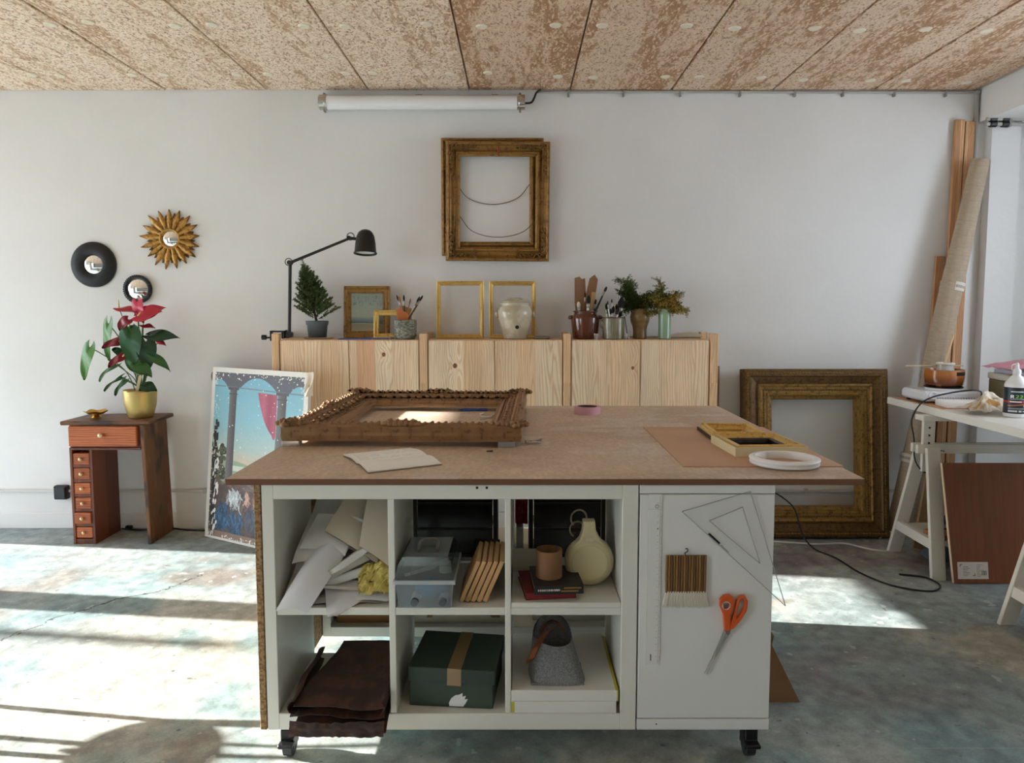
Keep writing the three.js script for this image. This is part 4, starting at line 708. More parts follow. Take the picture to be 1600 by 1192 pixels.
    dab(500, 0, 1, 0.64, 0.96, ['#3c302a', '#4a3c33', '#5a4638', '#332a27'], 8, 40, 0.5);
    const ske = (pts, cols, n, r) => { for (let i = 0; i < n; i++) { const k = Math.floor(rnd() * (pts.length - 1)), t = rnd(), x = pts[k][0] + (pts[k + 1][0] - pts[k][0]) * t + rr(-1, 1) * pts[k][2], y = pts[k][1] + (pts[k + 1][1] - pts[k][1]) * t + rr(-1, 1) * pts[k][2]; c.globalAlpha = rr(0.35, 0.85); c.strokeStyle = cols[Math.floor(rnd() * cols.length)]; c.lineWidth = rr(3, r); c.beginPath(); c.moveTo(W * x, Hh * y); c.quadraticCurveTo(W * (x + rr(-0.03, 0.03)), Hh * (y + 0.02), W * (x + rr(-0.03, 0.03)), Hh * (y + rr(0.02, 0.05))); c.stroke(); } c.globalAlpha = 1; };
    ske([[0.2, 0.8, 0.05], [0.14, 0.88, 0.04], [0.3, 0.86, 0.06], [0.36, 0.9, 0.03]], ['#2c5878', '#1f4059', '#3a6e92', '#183048'], 420, 14);
    ske([[0.5, 0.82, 0.06], [0.62, 0.86, 0.07], [0.78, 0.85, 0.07], [0.86, 0.91, 0.04]], ['#2e4258', '#22303f', '#3f566c', '#4a5e70'], 520, 14);
    ske([[0.24, 0.74, 0.03], [0.31, 0.71, 0.035], [0.34, 0.76, 0.03]], ['#c9cfd2', '#aab4ba', '#8f9aa2', '#d9dcd8'], 130, 11);
    ske([[0.44, 0.71, 0.02], [0.43, 0.76, 0.015]], ['#c39a86', '#a87c68', '#d0ab98'], 46, 9);
    ske([[0.52, 0.73, 0.03], [0.56, 0.75, 0.03], [0.64, 0.72, 0.03]], ['#b98474', '#c9988a', '#8d5a4e', '#d2b0a6'], 110, 10);
    dab(60, 0.33, 0.37, 0.675, 0.695, ['#4a362c', '#5c4334'], 5, 12, 0.8); dab(60, 0.58, 0.64, 0.675, 0.7, ['#33251f', '#4a342a'], 5, 12, 0.8);
    c.fillStyle = '#8a705c'; c.fillRect(0, Hh * 0.95, W, Hh * 0.05);
    // flaking edges and losses showing white ground
    c.fillStyle = '#ddd9cf';
    for (let i = 0; i < 900; i++) { const s = i % 4, a = rnd(), o = Math.pow(rnd(), 2.6) * 0.1; const x = s < 2 ? a : s === 2 ? o : 1 - o * 0.8, y = s === 0 ? o * 0.7 : s === 1 ? 1 - o * 0.35 : a; c.beginPath(); c.ellipse(W * x, Hh * y, rr(1, 8), rr(1, 7), rnd() * 3, 0, 7); c.fill(); }
    c.fillRect(0, 0, W * 0.035, Hh); c.fillRect(0, 0, W, Hh * 0.028); c.fillRect(W * 0.96, 0, W * 0.04, Hh); c.fillRect(0, Hh * 0.986, W, Hh * 0.014);
    for (let i = 0; i < 2600; i++) { c.globalAlpha = 0.07; c.fillStyle = i % 2 ? '#2a2a2c' : '#e8e4da'; c.fillRect(rnd() * W, rnd() * Hh, rr(1, 9), rr(1, 9)); } c.globalAlpha = 1;
    c.fillStyle = '#26221f'; for (let i = 0; i < 70; i++) c.fillRect(W * rr(0.04, 0.085), Hh * rr(0.3, 0.95), rr(6, 26), rr(10, 60));
    c.fillStyle = '#e4e1d8'; for (let i = 0; i < 130; i++) { c.beginPath(); c.arc(W * rnd(), Hh * rnd() * 0.7, rr(1, 4.5), 0, 7); c.fill(); } for (let i = 0; i < 40; i++) { c.beginPath(); c.ellipse(W * rr(0.06, 0.12), Hh * rr(0.45, 0.98), rr(2, 9), rr(8, 26), 0.2, 0, 7); c.fill(); }
  });
  const q = clean(new THREE.PlaneGeometry(w, h)); q.translate(w / 2, h / 2, 0.0125);
  part('canvas', q, new THREE.MeshStandardMaterial({ map: pic, roughness: 0.55 }), t, { uv: false, label: 'flaking picture of columns, sky and seated figures' });
  part('stretcher', cb(0, w, 0, h, -0.012, 0.012, 0.002), mat('#d9d4c8', 0.8), t);
  part('loose_canvas_flap', T(sheet((u, v) => V(0.05 * u - 0.012 + 0.01 * Math.sin(v * 5), -0.13 * v + 0.01 * u, 0.018 * Math.sin(u * 7 + v * 4) * v + 0.01), 12, 14, 0.0012), w - 0.004, h - 0.002, 0.006), M.paperCream, t, { label: 'torn cream canvas flap' });
  part('corner_flap', T(sheet((u, v) => V(-0.022 * u, -0.06 * v, 0.006 * Math.sin(v * 4)), 6, 8, 0.0012), 0, h - 0.03, 0.0), mat('#b08a64', 0.9), t);
  single('mains_cable', tube([[-2.41, 0.006, 0.03], [-2.3, 0.006, 0.06], [-2.1, 0.006, 0.03], [-2.0, 0.006, 0.06], [-1.87, 0.006, 0.07]], 0.005, 30, 6), M.black, 'black power cord along the wall behind the small desk', 'cord');
  single('plug_adapter', [cb(-0.02, 0.02, 0, 0.022, -0.015, 0.015, 0.006)], M.black, 'small black plug on the floor behind the small desk', 'plug', { at: [-2.37, 0, 0.022] });
}
// ---------------------------------------------------------------- the work bench
const ZF = 2.386, TOP = 0.862;
{
  const t = thing('worktop', 'large brown fibreboard worktop across the whole bench', 'worktop', [0, 0, 0]);
  part('board', cb(-0.833, 0.994, 0.843, TOP, 0.807, 2.392, 0.0012), M.mdf, t);
  part('front_edge', cb(-0.833, 0.994, 0.8435, TOP - 0.0015, 2.392, 2.3945, 0.0008), M.mdfEdge, t, { label: 'dark cut front edge' });
  part('left_edge', cb(-0.8355, -0.833, 0.8435, TOP - 0.0015, 0.807, 2.392, 0.0008), M.mdfEdge, t, { label: 'dark cut side edge' });
}
function caster(par, x, z, y1 = 0.106) {
  const c = part('caster', [cb(x - 0.03, x + 0.03, y1 - 0.006, y1, z - 0.035, z + 0.035), T(cyl(0.02, 0.02, 0.02, 16), x, y1 - 0.024, z), cb(x - 0.019, x - 0.014, 0.03, y1 - 0.014, z - 0.025, z + 0.03, 0.002), cb(x + 0.014, x + 0.019, 0.03, y1 - 0.014, z - 0.025, z + 0.03, 0.002), cb(x - 0.019, x + 0.019, 0.06, y1 - 0.012, z + 0.012, z + 0.032, 0.003), T(cb(x - 0.022, x + 0.022, 0.045, 0.058, z + 0.025, z + 0.055, 0.003), 0, 0, 0, 0.0)], M.black, par);
  part('wheel', T(cyl(0.037, 0.037, 0.026, 24), x - 0.013, 0.037, z, 0, 0, -Math.PI / 2), mat('#24262a', 0.5), c);
}
{
  const u = thing('open_shelf_unit', 'white open shelf unit on casters forming the bench front', 'shelf unit', [0, 0, 0]), z0 = 1.996;
  part('side_panel', cb(-0.735, -0.701, 0.108, 0.842, z0, ZF), M.white, u); part('side_panel', cb(0.303, 0.349, 0.108, 0.842, z0, ZF), M.white, u);
  part('top_rail', [cb(-0.701, 0.303, 0.8, 0.842, z0, ZF)], M.white, u);
  part('bottom_board', cb(-0.701, 0.303, 0.108, 0.158, z0, ZF), M.white, u);
  part('divider', cb(-0.373, -0.354, 0.158, 0.8, z0, ZF - 0.003), M.white, u); part('divider', cb(-0.035, -0.018, 0.158, 0.8, z0, ZF - 0.003), M.white, u);
  for (const [a, b] of [[-0.701, -0.373], [-0.354, -0.035], [-0.018, 0.303]]) part('shelf', cb(a, b, 0.455, 0.478, z0, ZF - 0.004), M.white, u);
  part('raw_end_panel', cb(-0.757, -0.738, 0.108, 0.842, 1.24, ZF), M.chip, u, { label: 'raw chipboard end panel' });
  for (const x of [-0.115, -0.087]) part('screw_hole', T(cyl(0.004, 0.004, 0.002, 10), x, 0.834, ZF - 0.0008, Math.PI / 2), M.black, u);
  caster(u, -0.688, 2.33); caster(u, 0.31, 2.05);
  const d = thing('white_cupboard', 'white cupboard at the bench end with tools hung on its door', 'cupboard', [0, 0, 0]);
  part('carcass', [cb(0.3525, 0.371, 0.108, 0.842, z0, ZF - 0.02), cb(0.722, 0.742, 0.108, 0.842, z0, ZF - 0.02), cb(0.371, 0.722, 0.108, 0.138, z0, ZF - 0.02), cb(0.371, 0.722, 0.816, 0.842, z0, ZF - 0.02), plainBox(0.371, 0.722, 0.138, 0.816, z0, z0 + 0.006)], M.whiteCool, d);
  part('top_rail', cb(0.3525, 0.742, 0.8165, 0.842, ZF - 0.02, ZF), M.whiteCool, d);
  part('door', cb(0.3535, 0.741, 0.1435, 0.814, ZF - 0.02, ZF, 0.0018), M.whiteCool, d);
  part('plinth', cb(0.3525, 0.742, 0.108, 0.141, ZF - 0.02, ZF), M.whiteCool, d);
  part('screw_cap', T(cyl(0.002, 0.002, 0.0015, 8), 0.41, 0.126, ZF - 0.0003, Math.PI / 2), M.black, d);
  caster(d, 0.7, 2.33);
  const r = thing('rear_shelf_unit', 'white open shelf unit under the bench seen through the front shelves', 'shelf unit', [0, 0, 0]), a = 1.33, b = 1.76;
  part('side_panel', cb(-0.735, -0.705, 0.108, 0.842, a, b), M.white, r); part('side_panel', cb(0.705, 0.735, 0.108, 0.842, a, b), M.white, r);
  part('bottom_board', cb(-0.705, 0.705, 0.108, 0.146, a, b), M.white, r); part('top_rail', cb(-0.705, 0.705, 0.81, 0.842, a, b), M.white, r);
  part('shelf', cb(-0.705, 0.705, 0.385, 0.402, a, b), M.white, r);
  for (const x of [-0.44, -0.02, 0.37]) part('divider', cb(x - 0.009, x + 0.009, 0.402, 0.81, a, b), M.white, r);
  for (const x of [-0.44, -0.02, 0.37]) part('divider', cb(x - 0.009, x + 0.009, 0.146, 0.385, a, b), M.white, r);
  for (const x of [-0.66, 0.66]) caster(r, x, 1.42);
}
// ---------------------------------------------------------------- on the worktop
{ // big carved frame lying flat on blocks
  const w = 0.842, h = 1.04, f = thing('carved_frame', 'large carved brown-gilt frame lying flat on the worktop', 'frame', [-0.408, TOP + 0.02, 1.905], -0.03);
  f.rotation.order = 'YXZ'; f.rotation.x = -Math.PI / 2;
  frameRails(f, w, h, [[0, 0], [-0.004, 0.02], [0.0, 0.03], [-0.002, 0.05], [0.012, 0.058], [0.03, 0.056], [0.05, 0.042], [0.07, 0.03], [0.088, 0.024], [0.094, 0.028], [0.104, 0.026], [0.115, 0.014], [0.128, 0.012], [0.13, 0.006]], M.carved);
  // scalloped carved crest along the outer rim
  for (let k = 0; k < 4; k++) {
    const L = k % 2 ? h : w, g = [], to = (e, ins, z) => { const o = (k % 2 ? w : h) / 2 - ins; const p = [[e, -o], [o, e], [-e, o], [-o, -e]][k]; return [p[0], p[1] + h / 2, z]; };
    const n = Math.round(L / 0.026), side = k % 2 ? [1, 0, 0] : [0, 1, 0];
    g.push(...scrolls(to(-L / 2 + 0.04, 0.024, 0.056), to(L / 2 - 0.04, 0.024, 0.056), side, [0, 0, 1], n, 0.0145, 0.005));
    const inw = [[0, 1, 1.6], [-1, 0, 1.6], [0, -1, 1.6], [1, 0, 1.6]][k];
    g.push(...scrolls(to(-L / 2 + 0.07, 0.056, 0.038), to(L / 2 - 0.07, 0.056, 0.038), side, inw, Math.round(L / 0.042), 0.02, 0.0062));
    g.push(...scrolls(to(-L / 2 + 0.09, 0.08, 0.026), to(L / 2 - 0.09, 0.08, 0.026), side, inw, Math.round(L / 0.022), 0.009, 0.0032));
    for (let i = 0; i < L / 0.016; i++) { const e = -L / 2 + 0.1 + i * 0.016; if (e > L / 2 - 0.1) break; g.push(T(ball(0.0042, 6, 4), ...to(e, 0.098, 0.029))); }
    const bump = (e, s, hgt) => { for (let j = -3; j <= 3; j++) { const q = ball(1, 9, 6); q.scale(0.014 * s, 0.014 * s, (0.011 - Math.abs(j) * 0.0016) * hgt); q.translate(...to(e + j * 0.016 * s, 0.014 + Math.abs(j) * 0.001, 0.059)); g.push(q); } g.push(...scrolls(to(e - 0.045 * s, 0.022, 0.066), to(e + 0.045 * s, 0.022, 0.066), side, [0, 0, 1], 4, 0.014, 0.005)); };
    bump(0, 1.2, 1.5); bump(-L / 2 + 0.03, 1, 1.6); bump(L / 2 - 0.03, 1, 1.6);
    part('carved_crest', g, M.carved, f, { label: 'carved scroll and shell relief' });
  }
  for (const [x, y, lab] of [[-w / 2 + 0.03, 0.02, 'left front'], [w / 2 - 0.05, 0.02, 'right front'], [-w / 2 + 0.03, h - 0.06, 'left back'], [w / 2 - 0.05, h - 0.06, 'right back']]) { const p = V(x, y, 0).applyEuler(f.rotation).add(f.position); single('clear_block', cb(-0.03, 0.03, 0, 0.0195, -0.022, 0.022), phys('#dcdad6', 0.15, { transmission: 0.6, thickness: 0.02 }), 'clear plastic block under the ' + lab + ' corner of the carved frame', 'block', { at: [p.x, TOP, p.z], group: 'blocks under the carved frame' }); }
  const tp = sheet((u, v) => V(0.06 * (u - 0.5), 0.002 + 0.014 * u * v, 0.05 * (v - 0.5) * (1 - 0.5 * u)), 8, 6, 0.0006);
  single('clear_tape_scrap', tp, glassy('#efeeea', 0.25, 0.5), 'crumpled clear tape sticking out right of the carved frame', 'tape scrap', { at: [0.058, TOP + 0.004, 1.84] });
  const pen = thing('blue_pen', 'blue ballpoint pen lying inside the carved frame', 'pen', [-0.2, TOP + 0.0062, 1.0], 0.05);
  part('barrel', T(cyl(0.006, 0.006, 0.12, 10), -0.06, 0, 0, 0, 0, -Math.PI / 2), mat('#27439a', 0.35), pen); part('tip', rod([-0.06, 0, 0], [-0.078, 0, 0], 0.0055, 0.001), mat('#1d2f6e', 0.4), pen); part('clip', cb(0.02, 0.058, 0.004, 0.0075, -0.0025, 0.0025), mat('#1d2f6e', 0.4), pen);
  single('string_scrap', tube([[-0.05, 0.004, -0.06], [-0.03, 0.012, -0.02], [-0.045, 0.006, 0.0], [0.0, 0.005, 0.03], [0.02, 0.012, 0.0], [0.01, 0.006, 0.06], [-0.04, 0.004, 0.1]], 0.003, 40, 5), mat('#d6cfc4', 0.8), 'curled white string lying inside the carved frame', 'string', { at: [-0.12, TOP, 1.18] });
}
{ // open notebook
  const n = thing('notebook', 'open notebook with handwriting on the worktop', 'notebook', [-0.40, TOP, 2.14]);
  const wr = canvasTex(256, 256, (c, w, h) => { c.fillStyle = '#f4f1ea'; c.fillRect(0, 0, w, h); c.strokeStyle = '#6c7078'; c.lineWidth = 1.4; for (let y = 30; y < 230; y += 24) { let x = 20; while (x < 215) { c.beginPath(); c.moveTo(x, y); const L = rr(10, 40); for (let q = 0; q < L; q += 4) c.lineTo(x + q, y + rr(-5, 5)); c.stroke(); x += L + rr(5, 14); if (rnd() < 0.12) break; } } });
  // spine runs left to right; upper page behind, lower page in front
  const sp0 = V(-0.10, 0, 0.06), sp1 = V(0.105, 0, -0.06), bk = V(-0.072, 0, -0.13), fr = V(0.062, 0, 0.132);
  const page = (d, s) => sheet((u, v) => sp0.clone().lerp(sp1, u).addScaledVector(d, v).add(V(0, 0.0035 + 0.0075 * Math.sin(Math.PI * Math.min(1, v * 1.1)) * (1 - 0.6 * v), 0)), 4, 12, 0.006);
  part('written_page', page(bk, 1), new THREE.MeshStandardMaterial({ map: wr, roughness: 0.8 }), n, { uv: false, label: 'page with handwriting' });
  part('blank_page', page(fr, -1), M.paper, n);
}
{
  const p = thing('tape_roll', 'pink masking tape roll on the worktop', 'tape', [0.323, TOP, 1.08]);
  part('tape', lathe([[0.046, 0], [0.06, 0], [0.0605, 0.001], [0.0605, 0.034], [0.06, 0.035], [0.046, 0.035], [0.046, 0]], 40), mat('#d9a5b4', 0.6), p);
  part('core', lathe([[0.043, 0.001], [0.046, 0.001], [0.046, 0.034], [0.043, 0.034], [0.043, 0.001]], 36), mat('#4a3b38', 0.8), p);
  single('hardboard_sheet', extrude([[0.513, -1.482], [1.0, -1.482], [1.0, -2.241], [0.509, -2.241]], 0.003).rotateX(-Math.PI / 2).translate(0, TOP, 0), M.hardboard, 'thin brown hardboard sheet lying on the right of the worktop', 'board');
  const mk = (label, at, w, h, turn, rw, hgt, m, slip) => { const f = thing('small_gilt_frame', label, 'frame', at, turn); f.rotation.order = 'YXZ'; f.rotation.x = -Math.PI / 2; frameRails(f, w, h, [[0, 0], [0, hgt * 0.55], [rw * 0.15, hgt * 0.6], [rw * 0.2, hgt * 0.9], [rw * 0.45, hgt], [rw * 0.6, hgt * 0.75], [rw * 0.8, hgt * 0.55], [rw, hgt * 0.4]], m); return f; };
  const a = mk('little gold frame with beaded ornament on the hardboard, farther one', [0.815, TOP + 0.003, 1.8], 0.205, 0.245, -0.03, 0.045, 0.026, M.gold);
  const beads = []; for (let i = 0; i < 26; i++) for (const s of [0, 1]) beads.push(T(ball(0.0055, 6, 5), -0.09 + 0.18 * i / 25, s ? 0.225 : 0.02, 0.026)); for (let i = 0; i < 28; i++) for (const s of [-1, 1]) beads.push(T(ball(0.0055, 6, 5), s * 0.083, 0.03 + 0.185 * i / 27, 0.026));
  part('beading', beads, M.gold, a);
  frameRails(a, 0.211, 0.251, [[0, 0], [0, 0.012], [0.006, 0.013], [0.006, 0.0]], mat('#1d1a14', 0.5), 'black_edge');
  const b = mk('deep little gold frame with black sight edge on the hardboard, nearer one', [0.832, TOP + 0.003, 2.085], 0.24, 0.25, 0.06, 0.04, 0.036, M.gold);
  frameRails(b, 0.16, 0.17, [[0, 0], [0, 0.024], [0.01, 0.02], [0.012, 0.01]], mat('#15130f', 0.4), 'black_slip').forEach((m) => { m.position.y = 0.04; });
  frameRails(b, 0.243, 0.253, [[0, 0], [0, 0.03], [0.0035, 0.03], [0.0035, 0]], mat('#e0cfa4', 0.5), 'raw_side').forEach((m) => { m.position.y = -0.0015; });
  single('white_ring', lathe([[0.082, 0], [0.103, 0], [0.105, 0.006], [0.101, 0.01], [0.106, 0.014], [0.106, 0.019], [0.1, 0.022], [0.088, 0.024], [0.082, 0.02], [0.082, 0]], 56), mat('#eeece8', 0.35), 'round white plaster-like ring frame at the hardboard corner', 'ring', { at: [0.832, TOP + 0.003, 2.17 + 0.03] });
  single('metal_bit', tube([[-0.008, 0.003, 0], [0, 0.004, 0.003], [0.008, 0.003, -0.002], [0.012, 0.005, 0.002]], 0.0025, 10, 5), mat('#4a3527', 0.5), 'tiny rusty fitting lying mid worktop', 'fitting', { at: [-0.095, TOP, 2.0] });
}
// ---------------------------------------------------------------- tools on the cupboard door
{
  const z = ZF + 0.0005;
  const r = thing('ruler', 'long clear plastic ruler hung on the cupboard door', 'ruler', [0.396, 0.308, z]);
  const rt = canvasTex(128, 1536, (c, w, h) => { c.fillStyle = '#e3e3de'; c.fillRect(0, 0, w, h); c.fillStyle = '#2a2a2a'; for (let i = 0; i < 250; i++) { const y = 20 + i * 6; c.fillRect(w * 0.86, y, i % 10 ? (i % 5 ? 8 : 12) : 17, 1.6); } c.fillRect(w * 0.7, 300, 10, 10); c.font = '18px sans-serif'; for (let i = 1; i < 26; i++) { c.fillRect(w * 0.72, 20 + i * 57.5, 7, 4); } c.fillStyle = '#3a3a3a'; c.save(); c.translate(w * 0.3, h - 40); c.rotate(-Math.PI / 2); c.fillRect(0, 0, 60, 10); c.restore(); c.fillStyle = '#bdbdb8'; c.fillRect(0, 130, w, 3); });
  const g = clean(new THREE.BoxGeometry(0.038, 0.508, 0.003)); g.translate(0, 0.254, 0.0018);
  part('blade', g, new THREE.MeshPhysicalMaterial({ map: rt, roughness: 0.12, clearcoat: 0.8 }), r, { uv: false });
  part('hang_hole', T(torus(0.005, 0.0008, 6, 18), 0.006, 0.472, 0.0035), mat('#6a6a68', 0.4), r);
  const clear = phys('#ffffff', 0.0, { transmission: 1, thickness: 0, ior: 1.3 }), edgeM = mat('#a6a6a2', 0.3);
  const s = thing('set_square', 'large clear plastic set square hanging past the door edge', 'set square', [0, 0, z]);
  const o = [[0.474, 0.766], [0.778, 0.487], [0.668, 0.825]], inn = [[0.552, 0.739], [0.701, 0.613], [0.647, 0.779]];
  part('plate', extrude(o, 0.0025, 0, [inn]).translate(0, 0, 0.004), clear, s);
  const ed = []; for (const q of [o, inn]) for (let i = 0; i < 3; i++) ed.push(rod([q[i][0], q[i][1], 0.0055], [q[(i + 1) % 3][0], q[(i + 1) % 3][1], 0.0055], 0.0013, 0.0013, 6));
  part('bevelled_edge', ed, edgeM, s);
  part('printed_mark', [T(cb(-0.022, 0.022, -0.003, 0.003, 0, 0.0004, 0.0001), 0.567, 0.687, 0.0068, 0, 0, -0.74), T(cb(-0.016, 0.016, -0.0008, 0.0008, 0, 0.0004, 0.0001), 0.598, 0.657, 0.0068, 0, 0, -0.74)], M.black, s, { label: 'black printed lettering' });
  const b = thing('wash_brush', 'flat bamboo brush with white bristles on the cupboard door', 'brush', [0.487, 0, z]);
  const cane = [mat('#7b5428', 0.6), mat('#8d6432', 0.6), mat('#684420', 0.6)];
  for (let i = 0; i < 16; i++) part('bamboo_stick', T(cyl(0.0038, 0.0038, 0.11, 8), -0.055 + i * 0.00735, 0.528, 0.008), cane[(i * 7) % 3], b);
  part('backing', cb(-0.056, 0.058, 0.53, 0.636, 0.002, 0.008), cane[2], b);
  part('hook', tube([[0.0, 0.637, 0.008], [-0.004, 0.644, 0.008], [0.004, 0.65, 0.008], [0.003, 0.658, 0.008], [-0.003, 0.657, 0.008]], 0.0016, 16, 6), M.black, b);
  const hair = []; for (let i = 0; i < 220; i++) { const x = -0.055 + 0.113 * rnd(), zz = rr(0.002, 0.012); hair.push(rod([x, 0.53, zz], [x * rr(1.1, 1.28) + rr(-0.003, 0.003), 0.485 + rr(-0.004, 0.008), zz + rr(-0.001, 0.004)], 0.0012, 0.0005, 4)); }
  part('bristles', [...hair, extrude([[-0.056, 0.532], [0.058, 0.532], [0.068, 0.49], [-0.064, 0.49]], 0.008).translate(0, 0, 0.003)], mat('#ded8c8', 0.9), b, { label: 'soft white bristles' });
  const c = thing('scissors', 'orange-handled fabric scissors hanging on the cupboard door', 'scissors', [0.614, 0.414, z]);
  const orange = mat('#d5561c', 0.35);
  // two blades from the pivot, tip down left
  const bl = (k) => extrude([[0.008, 0.012], [-0.010, 0.01], [-0.020, -0.02], [-0.041, -0.072], [-0.060, -0.118], [-0.067, -0.131], [-0.051, -0.100 + k], [-0.027, -0.056 + k], [-0.002, -0.012]].map(([x, y]) => [x, y]), 0.0025, 0.0004);
  part('blade', bl(0.0).translate(0, 0, 0.003), M.chrome, c); part('blade', T(bl(0.004), 0.003, 0, 0.006, 0, 0, 0.03), M.chrome, c);
  part('pivot_screw', T(cyl(0.0065, 0.0065, 0.004, 16), -0.002, -0.004, 0.0085, Math.PI / 2), M.steel, c);
  part('handle', [extrude([[-0.012, 0.0], [0.004, 0.004], [0.004, 0.05], [0.014, 0.08], [0.012, 0.1], [0.0, 0.109], [-0.016, 0.107], [-0.028, 0.094], [-0.028, 0.074], [-0.018, 0.05]], 0.010, 0.003, [circle(0.0105, 20, -0.0105, 0.078)]).translate(0, 0, 0.004)], orange, c, { label: 'orange thumb loop' });
  part('handle', [extrude([[0.0, 0.006], [0.012, 0.008], [0.034, 0.034], [0.05, 0.062], [0.053, 0.09], [0.044, 0.106], [0.03, 0.105], [0.02, 0.09], [0.016, 0.06], [0.006, 0.03]], 0.010, 0.003, [[[0.021, 0.038], [0.032, 0.05], [0.042, 0.07], [0.044, 0.088], [0.038, 0.098], [0.03, 0.094], [0.025, 0.076], [0.02, 0.05]]]).translate(0, 0, 0.004)], orange, c, { label: 'orange finger loop' });
  part('handle_inlay', T(torus(0.0115, 0.0022, 6, 20), -0.0105, 0.078, 0.015), mat('#b9b4b0', 0.4), c);
}
// ---------------------------------------------------------------- inside the bench shelves
{ // heap of papers, upper left compartment: x -0.70..-0.373, y 0.478..0.80
  const SH = 0.4785, gp = 'loose papers in the upper left compartment';
  const quadSheet = (a, b, c, d, bend = 0.01, th = 0.0008) => { const [A, B, C, D] = [a, b, c, d].map((q) => V(...q)); return sheet((u, v) => { const p = A.clone().lerp(B, u).lerp(D.clone().lerp(C, u), v); p.y += bend * Math.sin(Math.PI * u) * Math.sin(Math.PI * (0.15 + 0.7 * v)); p.z += bend * 0.6 * Math.sin(2 * Math.PI * v); return p; }, 8, 10, th); };
  const P = (name, label, m, ...q) => single(name, quadSheet(...q), m, label, 'paper', { uv: false });
  const wh = mat('#dcdad8', 0.7), gr = mat('#c9c3ba', 0.8), cr = mat('#d3c8b6', 0.85);
  P('paper_strip', 'long curved glossy white strip hanging out of the paper heap', phys('#dfe0e4', 0.3), [-0.69, 0.484, 2.425], [-0.60, 0.478, 2.425], [-0.47, 0.685, 2.21], [-0.585, 0.69, 2.2], 0.03);
  P('paper_envelope', 'topmost big folded beige paper in the heap', cr, [-0.475, 0.635, 2.3], [-0.378, 0.58, 2.33], [-0.378, 0.725, 2.15], [-0.475, 0.785, 2.13], 0.006, 0.003);
  P('paper_envelope', 'beige folded paper behind the topmost one, pointing left', cr, [-0.585, 0.672, 2.27], [-0.42, 0.585, 2.31], [-0.395, 0.69, 2.13], [-0.54, 0.765, 2.12], 0.006, 0.004);
  P('paper_envelope', 'third beige folded sheet under the big folded ones', gr, [-0.59, 0.645, 2.25], [-0.4, 0.565, 2.29], [-0.4, 0.6, 2.1], [-0.56, 0.7, 2.08], 0.008, 0.003);
  P('paper_sheet', 'white sheet slumped against the left side panel', wh, [-0.678, 0.58, 2.3], [-0.56, 0.57, 2.3], [-0.54, 0.71, 2.1], [-0.66, 0.72, 2.08], 0.03);
  P('paper_sheet', 'white sheet rolled low at the left of the heap', wh, [-0.685, 0.535, 2.26], [-0.57, 0.53, 2.29], [-0.53, 0.645, 2.12], [-0.68, 0.65, 2.08], 0.03);
  P('paper_sheet', 'pale strip fanning right across the heap', gr, [-0.60, 0.55, 2.33], [-0.59, 0.53, 2.34], [-0.405, 0.605, 2.28], [-0.415, 0.632, 2.27], 0.006);
  P('paper_sheet', 'second pale strip fanning right, just below the first', wh, [-0.605, 0.535, 2.33], [-0.6, 0.515, 2.34], [-0.40, 0.56, 2.30], [-0.405, 0.585, 2.29], 0.006);
  P('paper_sheet', 'lowest long strip fanning right above the shelf', gr, [-0.60, 0.535, 2.345], [-0.60, 0.525, 2.35], [-0.40, 0.502, 2.33], [-0.40, 0.517, 2.32], 0.003);
  P('paper_sheet', 'white pointed sheet drooping over the shelf edge', phys('#dcdcdf', 0.4), [-0.545, 0.455, 2.405], [-0.52, 0.462, 2.405], [-0.40, 0.515, 2.31], [-0.585, 0.54, 2.3], 0.008);
  P('paper_sheet', 'grey-white sheet lying flat on the shelf under the heap', gr, [-0.61, SH + 0.004, 2.37], [-0.40, SH + 0.004, 2.36], [-0.39, SH + 0.02, 2.16], [-0.63, SH + 0.03, 2.15], 0.012);
  P('paper_sheet', 'crumpled grey sheet deep in the heap', gr, [-0.64, 0.5, 2.2], [-0.42, 0.51, 2.2], [-0.40, 0.63, 2.06], [-0.66, 0.62, 2.04], 0.03);
  P('paper_sheet', 'thin white sheet peeking out left under the beige papers', wh, [-0.66, 0.62, 2.28], [-0.52, 0.6, 2.29], [-0.5, 0.68, 2.2], [-0.63, 0.7, 2.18], 0.02);
  P('paper_sheet', 'narrow folded strip crossing the middle of the heap', wh, [-0.56, 0.575, 2.345], [-0.55, 0.56, 2.35], [-0.44, 0.62, 2.3], [-0.45, 0.64, 2.29], 0.008);
  P('paper_sheet', 'white sheet tucked right under the yellow tissue', wh, [-0.5, 0.487, 2.36], [-0.38, 0.487, 2.36], [-0.378, 0.53, 2.25], [-0.5, 0.52, 2.25], 0.012);
  P('paper_sheet', 'long pale sheet lying low at the left of the shelf', gr, [-0.69, 0.482, 2.36], [-0.6, 0.482, 2.37], [-0.56, 0.56, 2.18], [-0.69, 0.58, 2.16], 0.02);
  single('yellow_tissue', sheet((u, v) => V(-0.475 + 0.095 * u + 0.012 * fbm(u * 5, v * 5, 503, 2), 0.505 + 0.095 * v * (0.6 + 0.5 * u) + 0.02 * fbm(u * 6, v * 6, 501, 3), 2.365 - 0.07 * v + 0.045 * (fbm(u * 7, v * 7, 502, 3) - 0.5)), 20, 20, 0.0006), mat('#cfbd68', 0.7), 'crumpled yellow tissue paper in the upper left compartment', 'tissue', { uv: false });
}
